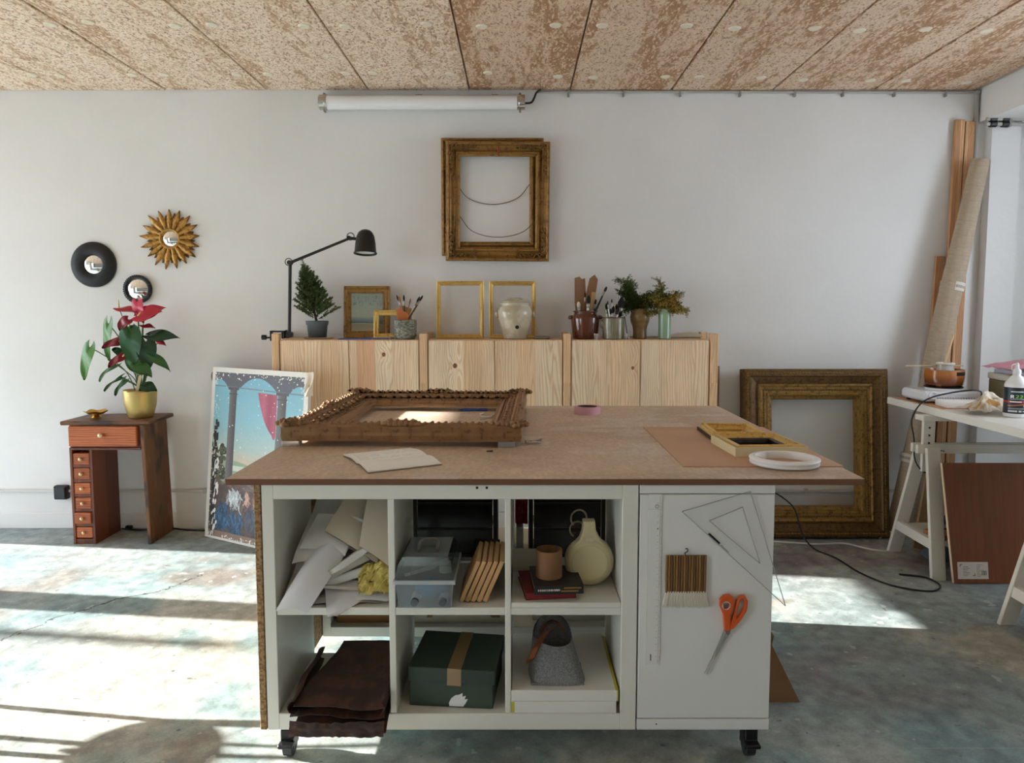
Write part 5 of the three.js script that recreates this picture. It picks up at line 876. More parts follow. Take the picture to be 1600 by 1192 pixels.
{ // clear tool box
  const P = [-0.268, 0.479, 2.275], b = thing('clear_toolbox', 'transparent plastic tool box with hinged lid and handle', 'box', P);
  const cl = phys('#e4e9ec', 0.16, { transmission: 0.88, thickness: 0, ior: 1.4 });
  const shell = (w0, d0, w1, d1, y0, y1) => { const g = []; const q = [[-w0, -d0, -w1, -d1], [w0, -d0, w1, -d1], [w0, d0, w1, d1], [-w0, d0, -w1, d1]]; for (let i = 0; i < 4; i++) { const a = q[i], c = q[(i + 1) % 4]; g.push(sheet((u, v) => V(a[0] + (c[0] - a[0]) * u, y0, a[1] + (c[1] - a[1]) * u).lerp(V(a[2] + (c[2] - a[2]) * u, y1, a[3] + (c[3] - a[3]) * u), v), 1, 1, 0.002)); } return g; };
  part('tray', [...shell(0.076, 0.11, 0.083, 0.12, 0, 0.075), cb(-0.076, 0.076, 0, 0.003, -0.11, 0.11)], cl, b);
  part('tray_rim', [cb(-0.09, 0.09, 0.074, 0.086, 0.12, 0.127, 0.003), cb(-0.09, 0.09, 0.074, 0.086, -0.127, -0.12, 0.003), cb(-0.09, -0.083, 0.074, 0.086, -0.12, 0.12, 0.003), cb(0.083, 0.09, 0.074, 0.086, -0.12, 0.12, 0.003)], phys('#dfe5e8', 0.25, { transmission: 0.5, thickness: 0 }), b);
  const lid = part('lid', [...shell(0.085, 0.122, 0.078, 0.112, 0.087, 0.125), ...shell(0.078, 0.112, 0.066, 0.096, 0.125, 0.145), cb(-0.066, 0.066, 0.143, 0.146, -0.096, 0.096)], cl, b);
  part('handle', tube([[-0.028, 0.147, 0.03], [-0.028, 0.155, 0.02], [-0.02, 0.157, -0.035], [0.02, 0.157, -0.035], [0.028, 0.155, 0.02], [0.028, 0.147, 0.03]], 0.0045, 24, 7), mat('#8d8a84', 0.4), lid, { label: 'grey carrying handle' });
  const y = P[1] + 0.0035;
  single('blue_cloth', sheet((u, v) => { const a = u * 2 * Math.PI, r = 0.045 * Math.sin(Math.PI * v) * (0.8 + 0.5 * fbm(u * 8, v * 5, 511, 3, 8)); return V(Math.cos(a) * r * 1.1, 0.03 - 0.03 * Math.cos(Math.PI * v), Math.sin(a) * r * 0.8); }, 24, 12, 0.001), mat('#3f8fc0', 0.8), 'bunched blue cloth inside the clear tool box', 'cloth', { at: [P[0] + 0.01, y, P[2] + 0.045], uv: false });
  for (const [x, m, lab] of [[-0.03, '#d9dadc', 'grey capped tube at the left front inside the tool box'], [0.052, '#c8cacc', 'small capped bottle at the right front inside the tool box']]) { const t = thing('small_bottle', lab, 'bottle', [P[0] + x, y, P[2] + 0.09]); part('bottle', T(cyl(0.014, 0.014, 0.05, 16), 0, 0.0145, -0.035, Math.PI / 2), mat(m, 0.4), t); part('cap', T(cyl(0.011, 0.011, 0.014, 14), 0, 0.0145, 0.015, Math.PI / 2), mat('#55595e', 0.4), t); }
  for (let i = 0; i < 4; i++) single('plastic_stick', rod([P[0] - 0.06 + i * 0.012, P[1] + 0.09 + i * 0.003, P[2] + 0.09], [P[0] + 0.02 + i * 0.014, P[1] + 0.092, P[2] + 0.03 - i * 0.03], 0.0045), mat('#e4e2dc', 0.5), 'white plastic stick in the top of the tool box', 'stick', { group: 'sticks in the tool box lid' });
  single('round_tin', cyl(0.018, 0.018, 0.03, 20), mat('#cfc8b4', 0.4), 'small cream jar in the top of the tool box', 'jar', { at: [P[0] + 0.055, P[1] + 0.09, P[2] + 0.06] });
}
{ // five wooden panels leaning
  const wm = new THREE.MeshStandardMaterial({ map: woodTex(521, 0.3, 0.3, 0.3, [[206, 162, 112]], [176, 126, 80], 120, 0.3, 256, 256), roughness: 0.6 });
  const say = ['leftmost of five small leaning wooden panels', 'second from left of five leaning wooden panels', 'middle one of five leaning wooden panels', 'fourth from left of five leaning wooden panels', 'rightmost of five small leaning wooden panels'];
  for (let i = 0; i < 5; i++) { const o = thing('cradled_board', say[i], 'board', [-0.172 + i * 0.0175, 0.4845, 2.348]); o.rotation.z = -0.41; part('face_board', cb(0, 0.0125, 0.0, 0.132, -0.19, 0, 0.0008), wm, o, { ou: i * 0.04, ov: i * 0.07 }); part('cleat', cb(0.0, 0.015, 0.006, 0.02, -0.188, -0.002, 0.0008), wm, o, { grain: 'z' }); }
  single('black_case', cb(-0.05, 0.04, 0, 0.09, -0.05, 0.05, 0.003), M.blackMatte, 'small black case standing behind the leaning panels', 'case', { at: [-0.098, 0.4785, 2.07] });
}
{ // upper right compartment: board, books, cardboard tube, round cream case
  single('white_shelf_board', cb(-0.0165, 0.3015, 0.4785, 0.4935, 2.0, ZF - 0.002), M.white, 'loose white board lying on the upper right shelf', 'board');
  const y = 0.494;
  const bk = (label, at, turn, w, d, h, cover, text) => {
    const b = thing('book', label, 'book', at, turn); part('cover', [cb(-w / 2, w / 2, 0, 0.0025, -d, 0), cb(-w / 2, w / 2, h - 0.0025, h, -d, 0), cb(-w / 2, w / 2, 0, h, -0.004, 0, 0.001)], cover, b); part('pages', cb(-w / 2 + 0.003, w / 2 - 0.003, 0.0025, h - 0.0025, -d + 0.003, -0.004), M.paperCream, b);
    if (text) { const t = canvasTex(512, 96, (c, W, H) => { c.fillStyle = '#17161a'; c.fillRect(0, 0, W, H); c.fillStyle = '#cfcac0'; c.font = 'bold 26px sans-serif'; for (let x = 40; x < 270; x += rr(16, 20)) c.fillRect(x, 40, rr(9, 14), 22); c.fillStyle = '#c08a3a'; for (let x = 310; x < 480; x += 13) { c.fillRect(x, 22, 8, 16); c.fillRect(x - 30, 56, 8, 16); } }); const g = clean(new THREE.PlaneGeometry(w, h)); g.translate(0, h / 2, 0.0006); part('spine_print', g, new THREE.MeshStandardMaterial({ map: t, roughness: 0.5 }), b, { uv: false, label: 'black spine with small pale lettering' }); }
    return b;
  };
  bk('red book lying under the cardboard tube', [0.1, y, 2.36], 0.12, 0.15, 0.19, 0.022, mat('#7c2222', 0.45), false);
  bk('black-spined book lying on top of the red book', [0.122, y + 0.0225, 2.378], 0.07, 0.145, 0.17, 0.026, mat('#1b1a1e', 0.4), true);
  const c = single('cardboard_tube', lathe([[0.035, 0], [0.0395, 0], [0.0395, 0.083], [0.035, 0.083], [0.035, 0]], 36), mat('#8b6444', 0.8), 'short brown cardboard tube standing on the books', 'tube', { at: [0.096, y + 0.049, 2.3] });
  const t = thing('round_case', 'round cream case with tapering neck and wire loop', 'case', [0.222, y + 0.0005, 2.245]);
  const cm = mat('#cdbf95', 0.42);
  part('case_body', T(lathe([[0, 0.024], [0.05, 0.024], [0.054, 0.026], [0.066, 0.022], [0.075, 0.01], [0.0755, -0.01], [0.066, -0.022], [0, -0.026]].reverse(), 48), 0, 0.0765, 0, Math.PI / 2), cm, t);
  part('neck', extrude([[-0.05, 0.125], [-0.028, 0.15], [-0.02, 0.175], [-0.018, 0.205], [0.018, 0.205], [0.021, 0.175], [0.034, 0.148], [0.056, 0.122]], 0.03, 0.004).translate(-0.002, 0, -0.016), cm, t);
  part('face_ring', T(torus(0.055, 0.0015, 6, 40), 0, 0.0765, 0.0245), mat('#b7a981', 0.5), t);
  part('badge', cb(-0.014, 0.012, 0.136, 0.152, 0.016, 0.0205, 0.002), mat('#d7cba6', 0.4), t);
  part('wire_loop', [T(torus(0.026, 0.003, 6, 28, 4.4), -0.03, 0.2, -0.035, 0, 0.3, -0.4), T(torus(0.024, 0.003, 6, 28, 4.4), -0.035, 0.165, -0.035, 0, 0.3, -0.2)], mat('#a59a84', 0.3, { metalness: 0.5 }), t);
  single('leaning_card', T(cb(-0.07, 0.07, 0, 0.075, 0, 0.003), 0, 0, 0, -0.12), mat('#c4beb0', 0.6), 'grey-white card leaning at the back of the upper right shelf', 'card', { at: [0.055, y, 2.13] });
}
{ // lower left: folded leather
  const lm = new THREE.MeshStandardMaterial({ map: tex(512, 512, 0.4, 0.4, (u, v) => { const n = fbm(u * 8, v * 8, 531, 4, 8, 8), f = fbm(u * 60, v * 24, 532, 2, 60, 24); let c = mix3([50, 28, 20], [76, 46, 34], sm(0.35, 0.7, n)); const k = 0.85 + 0.3 * f; return [c[0] * k, c[1] * k, c[2] * k]; }), roughness: 0.62 });
  const l = thing('folded_leather', 'dark brown folded leather hide hanging over the lower shelf', 'leather', [-0.5, 0.159, 2.0]);
  const layer = (y0, z1, x0, x1, sag, s) => sheet((u, v) => { const w = fbm(u * 4, v * 6, s, 3) - 0.5, z = 0.06 + (z1 - 0.06) * v + 0.012 * (fbm(u * 9, 1, s + 3, 3) - 0.5) * sm(0.9, 1, v), ns = (x0 * (0.62 + 0.38 * sm(0, 1, v))); return V(ns + (x1 - ns) * u, y0 + 0.006 * w - sag * Math.pow(v, 9) + 0.006 * Math.sin(u * 6) * v, z); }, 22, 26, 0.003);
  part('top_fold', layer(0.072, 0.465, -0.135, 0.123, 0.012, 541), lm, l); part('middle_fold', layer(0.045, 0.45, -0.15, 0.12, 0.02, 551), lm, l); part('lower_fold', layer(0.012, 0.455, -0.14, 0.125, 0.03, 561), lm, l);
  part('rolled_edge', [sheet((u, v) => { const a = -0.5 * Math.PI + v * Math.PI * 1.05; return V(-0.135 - 0.02 * Math.cos(a) + 0.004 * Math.sin(u * 9), 0.058 + 0.02 * Math.sin(a), 0.12 + 0.34 * u); }, 20, 8, 0.003), sheet((u, v) => { const a = -0.5 * Math.PI + v * Math.PI; return V(0.11 + 0.012 * Math.cos(a), 0.055 + 0.018 * Math.sin(a), 0.1 + 0.36 * u); }, 16, 8, 0.003), sheet((u, v) => V(-0.15 + 0.27 * u, 0.015 - 0.035 * v - 0.012 * fbm(u * 14, v, 571, 3), 0.445 + 0.015 * v + 0.01 * fbm(u * 8, v * 3, 572, 2)), 30, 6, 0.003)], lm, l, { label: 'ragged folded edge' });
}
{ // lower middle: green box
  const b = thing('green_box', 'dark green cardboard box with brown packing tape', 'box', [-0.186, 0.159, 2.225], -0.09), gm = mat('#35443a', 0.65), gl = mat('#2e3c33', 0.6);
  part('box_body', cb(-0.126, 0.126, 0, 0.112, -0.115, 0.128, 0.002), gm, b);
  const lid = part('lid', [T(cb(-0.131, 0.131, 0.078, 0.121, -0.12, 0.133, 0.002), 0, 0, 0, 0, 0, -0.02)], gl, b);
  part('packing_tape', [T(cb(-0.012, 0.03, 0.1213, 0.1221, -0.12, 0.1335, 0.0003), 0, 0, 0, 0, 0, -0.02), T(cb(-0.012, 0.03, 0.07, 0.1221, 0.1332, 0.134, 0.0003), 0, 0, 0, 0, 0, -0.02)], phys('#8d7350', 0.25, { clearcoat: 0.5 }), lid, { label: 'brown packing tape' });
  part('torn_label', extrude([[-0.03, 0], [0.012, 0], [0.02, 0.012], [0.026, 0.024], [0.016, 0.022], [0.02, 0.034], [0.01, 0.03], [0.01, 0.042], [0.0, 0.036], [-0.012, 0.034], [-0.024, 0.024], [-0.031, 0.01]], 0.0006).translate(0.025, 0.004, 0.1282), mat('#dcdcdc', 0.8), b, { label: 'torn white paper label' });
}
{ // lower right: white boxes and felt pouch
  const bm = mat('#e3e1d9', 0.45);
  single('white_box', cb(-0.0165, 0.292, 0.1585, 0.195, 2.0, ZF - 0.001), bm, 'lower flat white box in the lower right compartment', 'box');
  single('white_box', cb(-0.0165, 0.295, 0.1955, 0.2285, 2.0, ZF - 0.001), bm, 'upper flat white box carrying the felt pouch', 'box');
  const yl = mat('#c9bd3a', 0.5);
  single('yellow_tape', [cb(0.2955, 0.2975, 0.196, 0.23, 2.02, ZF), cb(0.289, 0.2955, 0.2285, 0.2292, 2.02, ZF, 0.0002)], yl, 'yellow tape along the right edge of the white boxes', 'tape');
  single('yellow_tape', cb(-0.0165, -0.008, 0.162, 0.194, ZF - 0.001, ZF - 0.0004, 0.0002), yl, 'short yellow tape at the left front of the lower white box', 'tape');
  const felt = new THREE.MeshStandardMaterial({ map: tex(256, 256, 0.12, 0.12, (u, v) => { const f = fbm(u * 60, v * 60, 581, 3, 60, 60), h = hash(Math.floor(u * 256), Math.floor(v * 256), 4); const k = 124 + (f - 0.5) * 80 + (h - 0.5) * 26; return [k, k + 1, k + 3]; }), roughness: 0.95 });
  const p = thing('felt_pouch', 'grey felt pouch with brown leather strap, opening upwards', 'pouch', [0.12, 0.2295, 2.29]);
  // tapering wall: wide base, open oblique mouth
  const wall = sheet((u, v) => { const a = u * 2 * Math.PI, sq = (c) => Math.sign(c) * Math.pow(Math.abs(c), 0.55), bx = 0.082 * sq(Math.cos(a)), bz = 0.07 * sq(Math.sin(a)), tx = -0.012 + 0.058 * Math.cos(a), tz = -0.02 + 0.045 * Math.sin(a), hh = 0.115 + 0.05 * Math.max(0, -Math.sin(a)) - 0.018 * Math.max(0, Math.sin(a + 0.6)); const q = Math.pow(v, 0.9); return V(bx + (tx - bx) * q + 0.01 * (1 - q) * Math.sin(a), hh * v, bz + (tz - bz) * q); }, 48, 12, 0.004);
  part('pouch_wall', wall, felt, p, {}); part('pouch_base', T(cb(-0.08, 0.08, 0.001, 0.005, -0.068, 0.068, 0.002), 0, 0, 0), felt, p);
  part('leather_strap', [sheet((u, v) => { const t = u; return V(-0.035 - 0.06 * t + 0.028 * v, 0.15 - 0.02 * t - 0.06 * t * t + 0.012 * v, 0.04 + 0.035 * t - 0.012 * v); }, 12, 2, 0.003), sheet((u, v) => V(-0.05 + 0.075 * u, 0.125 + 0.03 * Math.sin(Math.PI * u) + 0.012 * v, -0.03 + 0.05 * v - 0.015 * u), 14, 2, 0.003)], mat('#8a5230', 0.55), p, { label: 'brown leather strap' });
}
// things in the rear unit, seen through
{
  const dark = phys('#2a2c2e', 0.2, { transmission: 0.55, thickness: 0 }), y = 0.4025;
  const tower = (label, at, w, h, n) => {
    const t = thing('drawer_tower', label, 'drawers', at); part('housing', [cb(-w, w, 0, 0.014, -0.17, 0), cb(-w, w, h - 0.012, h, -0.17, 0), cb(-w, -w + 0.016, 0, h, -0.17, 0), cb(w - 0.016, w, 0, h, -0.17, 0)], M.black, t);
    for (let i = 0; i < n; i++) { const a = 0.018 + i * (h - 0.03) / n, b = a + (h - 0.03) / n - 0.01; const d = part('drawer', [cb(-w + 0.018, w - 0.018, a, b, -0.006, -0.003), cb(-w + 0.018, w - 0.018, a, a + 0.004, -0.16, -0.006)], dark, t, { label: 'smoky clear drawer' }); part('drawer_edge', cb(-w + 0.018, w - 0.018, b, b + 0.008, -0.016, 0.002), M.black, d); }
  };
  tower('black drawer tower with smoky drawers behind the clear tool box', [-0.235, y, 1.72], 0.16, 0.32, 3);
  tower('black drawer tower with smoky drawers behind the cream case', [0.19, y, 1.72], 0.145, 0.32, 3);
  [[-0.3, '#b94030', 'red-capped pot inside the left smoky drawer'], [-0.14, '#cfc9b0', 'cream jar inside the left smoky drawer'], [0.11, '#c9c5bb', 'first small white jar in the right smoky drawer'], [0.17, '#c9c5bb', 'second small white jar in the right smoky drawer'], [0.22, '#c9c5bb', 'third small white jar in the right smoky drawer']].forEach(([x, col, lab]) => { const j = thing('small_jar', lab, 'jar', [x, y + 0.0225, 1.66]); part('jar', cyl(0.02, 0.02, 0.035, 14), mat(col, 0.4), j); part('lid', T(cyl(0.021, 0.021, 0.01, 14), 0, 0.035, 0), mat('#d8d4cc', 0.4), j); });
  single('red_bag', sheet((u, v) => V(-0.008 + 0.05 * u, 0.1 + 0.16 * v, 0.03 * fbm(u * 6, v * 9, 591, 3)), 10, 16, 0.001), mat('#c22424', 0.35), 'crinkled red plastic bag between the black drawer towers', 'bag', { at: [0, y, 1.6], uv: false });
  single('white_carton', cb(0, 0.028, 0, 0.1, -0.12, 0), mat('#d8d3c6', 0.6), 'narrow white carton under the red bag', 'carton', { at: [-0.004, y, 1.66] });
  const cp = single('cardboard_box', [cb(-0.69, -0.46, 0.1465, 0.245, 1.4, 1.72)], mat('#a5794f', 0.8), 'brown cardboard box behind the folded leather', 'box');
  const wb = thing('white_drawer_box', 'white box with tape marks behind the green box', 'box', [-0.225, 0.1465, 1.72]); part('carton', cb(-0.19, 0.19, 0, 0.2, -0.3, 0), mat('#d6d1c2', 0.6), wb); part('tape_mark', cb(-0.12, -0.1, 0.02, 0.12, 0, 0.0006, 0.0002), mat('#9b7652', 0.6), wb); part('stain', extrude([[0.06, 0.06], [0.16, 0.06], [0.16, 0.02], [0.13, 0.02], [0.11, 0.035], [0.07, 0.04]], 0.0005), mat('#8a7a58', 0.7), wb);
  single('stacked_magazines', [0, 1, 2, 3, 4, 5].map((i) => T(cb(-0.03, 0.03, 0, 0.012, -0.12, 0.12), -0.5 + 0.006 * (i % 3), y + 0.1 + i * 0.0125, 1.55, 0, 0.1 * (i % 2))).concat(cb(-0.535, -0.46, y, y + 0.1, 1.43, 1.67)), mat('#5b5048', 0.7), 'dark stack of magazines at the left of the rear shelf', 'magazines');
  single('grey_tray', cb(0.06, 0.34, 0.1465, 0.2, 1.4, 1.7), mat('#c9c5ba', 0.6), 'pale flat tray on the rear unit behind the felt pouch', 'tray');
}
// cardboard sheets leaning at the bench end
for (const [x, h, lab, t] of [[0.79, 0.22, 'taller brown cardboard sheet leaning beside the white cupboard', 0.0], [0.775, 0.3, 'narrow brown cardboard sheet behind the taller one', 0.1]]) {
  single('cardboard_sheet', extrude(t ? [[0, 0], [0.13, 0], [0.16, 0.16], [0.1, 0.24], [0, 0.3]] : [[0, 0], [0.18, 0], [0.04, 0.28], [0, 0.28]], 0.004), mat(t ? '#94714f' : '#8a6646', 0.85), lab, 'cardboard', { at: [x, 0.0, t ? 1.86 : 2.03] });
}
// chair outside the picture by the window; its shade falls on the floor in front
{
  const c = thing('bentwood_chair', 'bentwood chair standing near the window', 'chair', [-2.5, 0, 2.18], 0.5);
  const wd = mat('#4a2e1c', 0.45);
  part('seat', lathe([[0, 0.44], [0.19, 0.44], [0.205, 0.45], [0.205, 0.465], [0.19, 0.47], [0, 0.462]], 32), wd, c);
  for (const [x, z] of [[0.14, 0.14], [-0.14, 0.14], [0.13, -0.14], [-0.13, -0.14]]) part('leg', tube([[x, 0.44, z], [x * 1.1, 0.22, z * 1.1], [x * 1.3, 0, z * 1.3]], 0.013, 10, 8), wd, c);
  part('backrest', tube([[-0.17, 0.44, -0.12], [-0.18, 0.7, -0.19], [-0.13, 0.86, -0.22], [0, 0.9, -0.23], [0.13, 0.86, -0.22], [0.18, 0.7, -0.19], [0.17, 0.44, -0.12]], 0.013, 40, 8), wd, c);
  part('inner_hoop', tube([[-0.08, 0.44, -0.16], [-0.09, 0.66, -0.19], [0, 0.76, -0.215], [0.09, 0.66, -0.19], [0.08, 0.44, -0.16]], 0.01, 30, 8), wd, c);
  part('stretcher', T(torus(0.16, 0.009, 6, 32), 0, 0.2, 0, Math.PI / 2), wd, c);
}
// ---------------------------------------------------------------- right: big frame, trestle table, roll
{
  const f = thing('large_gilt_frame', 'very large empty gilt frame leaning on the wall at right', 'frame', [1.748, 0.004, 0.17]); f.rotation.x = -0.11;
  const w = 0.85, h = 0.985, D = 0.012;
  frameRails(f, w, h, [[0, 0], [0, 0.06], [0.012, 0.07], [0.04, 0.072], [0.048, 0.064], [0.06, 0.06], [0.085, 0.05], [0.092, 0.055]], M.bigGiltDark, 'outer_rail');
  frameRails(f, w - 0.18, h - 0.18, [[0, 0], [0, 0.062], [0.008, 0.066], [0.016, 0.06], [0.05, 0.056], [0.054, 0.06], [0.064, 0.058], [0.07, 0.045], [0.084, 0.04], [0.09, 0.02]], M.bigGilt, 'inner_rail').forEach((m) => { m.position.y = 0.09; });
  const beads = (ins, z, step, r) => { const g = [], a = w / 2 - ins; for (let e = -a; e < a; e += step) for (const y of [ins, h - ins]) g.push(T(clean(new THREE.OctahedronGeometry(r, 0)), e, y, z, 0, 0, 0, [1.5, 0.8, 0.6])); for (let y = ins; y < h - ins; y += step) for (const s of [-1, 1]) g.push(T(clean(new THREE.OctahedronGeometry(r, 0)), s * a, y, z, 0, 0, 0, [0.8, 1.5, 0.6])); return g; };
  part('outer_ornament', beads(0.026, 0.072, 0.018, 0.007), M.bigGilt, f); part('inner_ornament', beads(0.123, 0.06, 0.016, 0.006), M.bigGiltDark, f);
  single('brown_board', T(cb(0, 0.07, 0, 1.0, 0, 0.012), 0, 0, 0, 0, 0.0, 0), mat('#8a6a54', 0.8), 'narrow brown board standing behind the right cabinet end', 'board', { at: [1.14, 0, 0.03] });
}
{
  const t = thing('trestle_tabletop', 'white-edged tabletop resting on the two trestles', 'tabletop', [0, 0, 0]);
  part('board', cb(2.134, 2.95, 0.797, 0.835, 0.21, 1.95, 0.002), mat('#e6e3da', 0.4), t);
  single('wood_sheet', cb(2.15, 2.53, 0.8352, 0.8382, 0.23, 0.74, 0.0008), M.plank, 'thin pale wood sheet on the far end of the trestle table', 'sheet', { grain: 'x' });
  const tm = mat('#e2ded2', 0.5);
  const trestle = (label, z) => {
    const s = thing('trestle', label, 'trestle', [2.13, 0, z]);
    for (const x of [0, 0.62]) {
      for (const k of [-1, 1]) { const g = cb(-0.035, 0.035, 0, 0.63, -0.012, 0.012, 0.002), p = g.attributes.position; for (let i = 0; i < p.count; i++) { const q = 1 - p.getY(i) / 0.63; p.setZ(i, p.getZ(i) + k * (0.05 + 0.17 * q)); p.setX(i, p.getX(i) + x - (x ? -0.04 : 0.04) * q); } part('leg', g, tm, s); }
      part('height_post', cb(x - 0.03, x + 0.03, 0.5, 0.77, -0.011, 0.011), tm, s);
      for (const y of [0.65, 0.69, 0.73]) part('peg_hole', T(cyl(0.0055, 0.0055, 0.003, 10), x, y, 0.0095, Math.PI / 2), M.black, s);
    }
    part('crossbar', [cb(-0.07, 0.69, 0.6, 0.645, 0.014, 0.036), cb(-0.07, 0.69, 0.6, 0.645, -0.036, -0.014)], tm, s);
    part('top_beam', cb(-0.05, 0.67, 0.768, 0.7955, -0.04, 0.04), tm, s);
    part('shelf_rung', cb(-0.06, -0.03, 0.14, 0.19, -0.185, 0.185), tm, s); part('shelf_rung', cb(0.66, 0.69, 0.14, 0.19, -0.185, 0.185), tm, s);
    part('shelf', cb(-0.03, 0.66, 0.16, 0.175, -0.18, 0.18), tm, s);
    part('peg', tube([[0.03, 0.62, 0.036], [0.03, 0.62, 0.06], [0.045, 0.62, 0.065], [0.055, 0.615, 0.055]], 0.004, 12, 6), M.steel, s);
  };
  trestle('white wooden trestle at the far end, holding scraps on its rung', 0.66); trestle('white wooden trestle at the near end, cut off by the picture edge', 1.62);
  const y = 0.8385;
  const h = thing('hot_plate', 'white electric hot plate under the brown pan', 'hot plate', [2.31, y, 0.43]);
  part('housing', cb(-0.15, 0.16, 0.012, 0.065, -0.12, 0.12, 0.012), mat('#dcdde0', 0.35), h);
  for (const [x, z] of [[-0.12, 0.09], [0.13, 0.09], [-0.12, -0.09], [0.13, -0.09]]) part('foot', T(cyl(0.012, 0.01, 0.013, 12), x, 0, z), M.black, h);
  part('plate', T(cyl(0.092, 0.092, 0.012, 36), 0.02, 0.064, 0), mat('#efefef', 0.3), h);
  part('knob', T(torus(0.018, 0.006, 8, 20), -0.1, 0.045, 0.121), mat('#e8e8ea', 0.3), h);
  const p = thing('brown_pan', 'round amber-brown glazed pan on the hot plate', 'pan', [2.33, y + 0.0765, 0.43]);
  const pg = new THREE.MeshPhysicalMaterial({ map: tex(32, 128, 1, 0.1, (u, v) => mix3([92, 40, 16], [176, 108, 48], sm(0.1, 0.8, v))), roughness: 0.18, clearcoat: 0.7 });
  part('pan_body', lathe([[0, 0.006], [0.085, 0.006], [0.096, 0.02], [0.1, 0.06], [0.1, 0.095], [0.102, 0.098], [0.096, 0.098], [0.094, 0.06], [0.085, 0.016], [0, 0.012]], 48), pg, p); part('pan_base', lathe([[0, 0], [0.094, 0], [0.096, 0.006], [0, 0.008]], 40), M.black, p);
  part('stuck_label', T(sheet((u, v) => V(0.1008 * Math.sin(0.1 + 0.7 * u), 0.07 + 0.018 * v, 0.1008 * Math.cos(0.1 + 0.7 * u)), 8, 2, 0.0006), 0, 0, 0), mat('#2a1810', 0.5), p, { label: 'dark worn label' });
  const j = thing('glue_jar', 'small glass jar caked with white glue in the pan', 'jar', [2.335, y + 0.0905, 0.43]);
  part('jar', lathe([[0, 0], [0.04, 0], [0.044, 0.01], [0.044, 0.085], [0.038, 0.098], [0.042, 0.104], [0.042, 0.118], [0.038, 0.12], [0.036, 0.1], [0, 0.09]], 32), phys('#d4d1c8', 0.25, { transmission: 0.25, thickness: 0 }), j); part('glue_crust', [T(torus(0.041, 0.006, 8, 24), 0, 0.115, 0, Math.PI / 2), T(ball(0.012), -0.036, 0.095, 0.02, 0, 0, 0, [0.6, 1.8, 0.6])], mat('#d9d4c6', 0.5), j);
  single('stir_stick', rod([2.325, y + 0.185, 0.43], [2.375, y + 0.36, 0.42], 0.0065, 0.0075, 8), mat('#cdb189', 0.6), 'pale wooden stick standing in the glue jar', 'stick');
  single('thin_rod', rod([2.135, y + 0.19, 0.4], [2.45, y + 0.192, 0.4], 0.004, 0.004, 8), mat('#cbb48e', 0.6), 'thin wooden rod lying across the pan', 'stick');
  const n = thing('note_pad', 'thick white spiral notepad on the trestle table', 'notepad', [2.28, y, 0.66], -0.1);
  part('pages', cb(-0.09, 0.12, 0, 0.032, -0.06, 0.07, 0.002), M.paper, n); const rings = []; for (let i = 0; i < 15; i++) rings.push(T(torus(0.006, 0.001, 5, 12), -0.08 + i * 0.013, 0.033, -0.055, 0, Math.PI / 2)); part('spiral', rings, M.blackMatte, n);
  single('power_lead', tube([[2.43, 0.86, 0.6], [2.33, 0.93, 0.74], [2.22, 0.92, 0.72], [2.12, 0.86, 0.62], [2.085, 0.76, 0.58], [2.09, 0.66, 0.6], [2.085, 0.55, 0.63], [2.11, 0.5, 0.66], [2.16, 0.48, 0.66]], 0.004, 60, 6), M.black, 'black lead looping over the trestle table edge', 'lead');
  single('stained_rag', sheet((u, v) => V(2.2 + 0.2 * u + 0.02 * Math.sin(v * 5), y + 0.006 + 0.075 * Math.sin(Math.PI * u) * Math.sin(Math.PI * v) * (0.45 + 0.9 * fbm(u * 5, v * 5, 601, 3)) + 0.02 * fbm(u * 8, v * 8, 605, 2), 0.765 + 0.18 * v + 0.015 * Math.sin(u * 9)), 30, 24, 0.002), new THREE.MeshStandardMaterial({ map: tex(128, 128, 1, 1, (u, v) => mix3([214, 204, 186], [176, 132, 76], sm(0.5, 0.7, fbm(u * 5, v * 5, 602, 4, 5, 5)))), roughness: 0.85 }), 'crumpled stained white rag behind the glue bottle', 'rag', { uv: false });
  const b = thing('glue_bottle', 'white plastic glue bottle with dark printed label', 'bottle', [2.345, 0.8352, 1.0]);
  const wp = mat('#e9e9e6', 0.35);
  part('bottle_body', lathe([[0, 0], [0.044, 0], [0.048, 0.006], [0.048, 0.15], [0.044, 0.165], [0.026, 0.19], [0.017, 0.196], [0.017, 0.212], [0, 0.212]], 36), wp, b);
  const cap = part('spout', lathe([[0.018, 0.205], [0.018, 0.222], [0.009, 0.228], [0.007, 0.252], [0.004, 0.256], [0, 0.256]], 20), wp, b); part('cap_loop', tube([[-0.017, 0.215, 0], [-0.028, 0.225, 0.004], [-0.026, 0.245, 0.004], [-0.008, 0.252, 0.004]], 0.002, 16, 6), wp, cap);
  const lt = canvasTex(512, 512, (c, W, H) => {
    c.fillStyle = '#14202e'; c.fillRect(0, 0, W, H); c.fillStyle = '#0c3038'; c.fillRect(0, H * 0.08, W, H * 0.38);
    c.fillStyle = '#ffffff'; c.font = 'bold 92px sans-serif'; c.textAlign = 'left'; c.fillText('R', 150, 210); c.fillStyle = '#9ad04a'; c.fillText('22', 216, 210); c.fillStyle = '#d8dde0'; c.fillRect(160, 70, 160, 22); c.fillRect(155, 226, 190, 8);
    c.fillStyle = '#c02c30'; c.fillRect(0, 262, W, 34); c.fillStyle = '#ffffff'; c.fillRect(150, 268, 150, 20); c.fillStyle = '#a8683a'; c.beginPath(); c.moveTo(110, 350); c.lineTo(380, 308); c.lineTo(390, 330); c.lineTo(140, 375); c.fill(); c.fillStyle = '#d8c48a'; c.beginPath(); c.arc(350, 360, 22, 0, 7); c.fill();
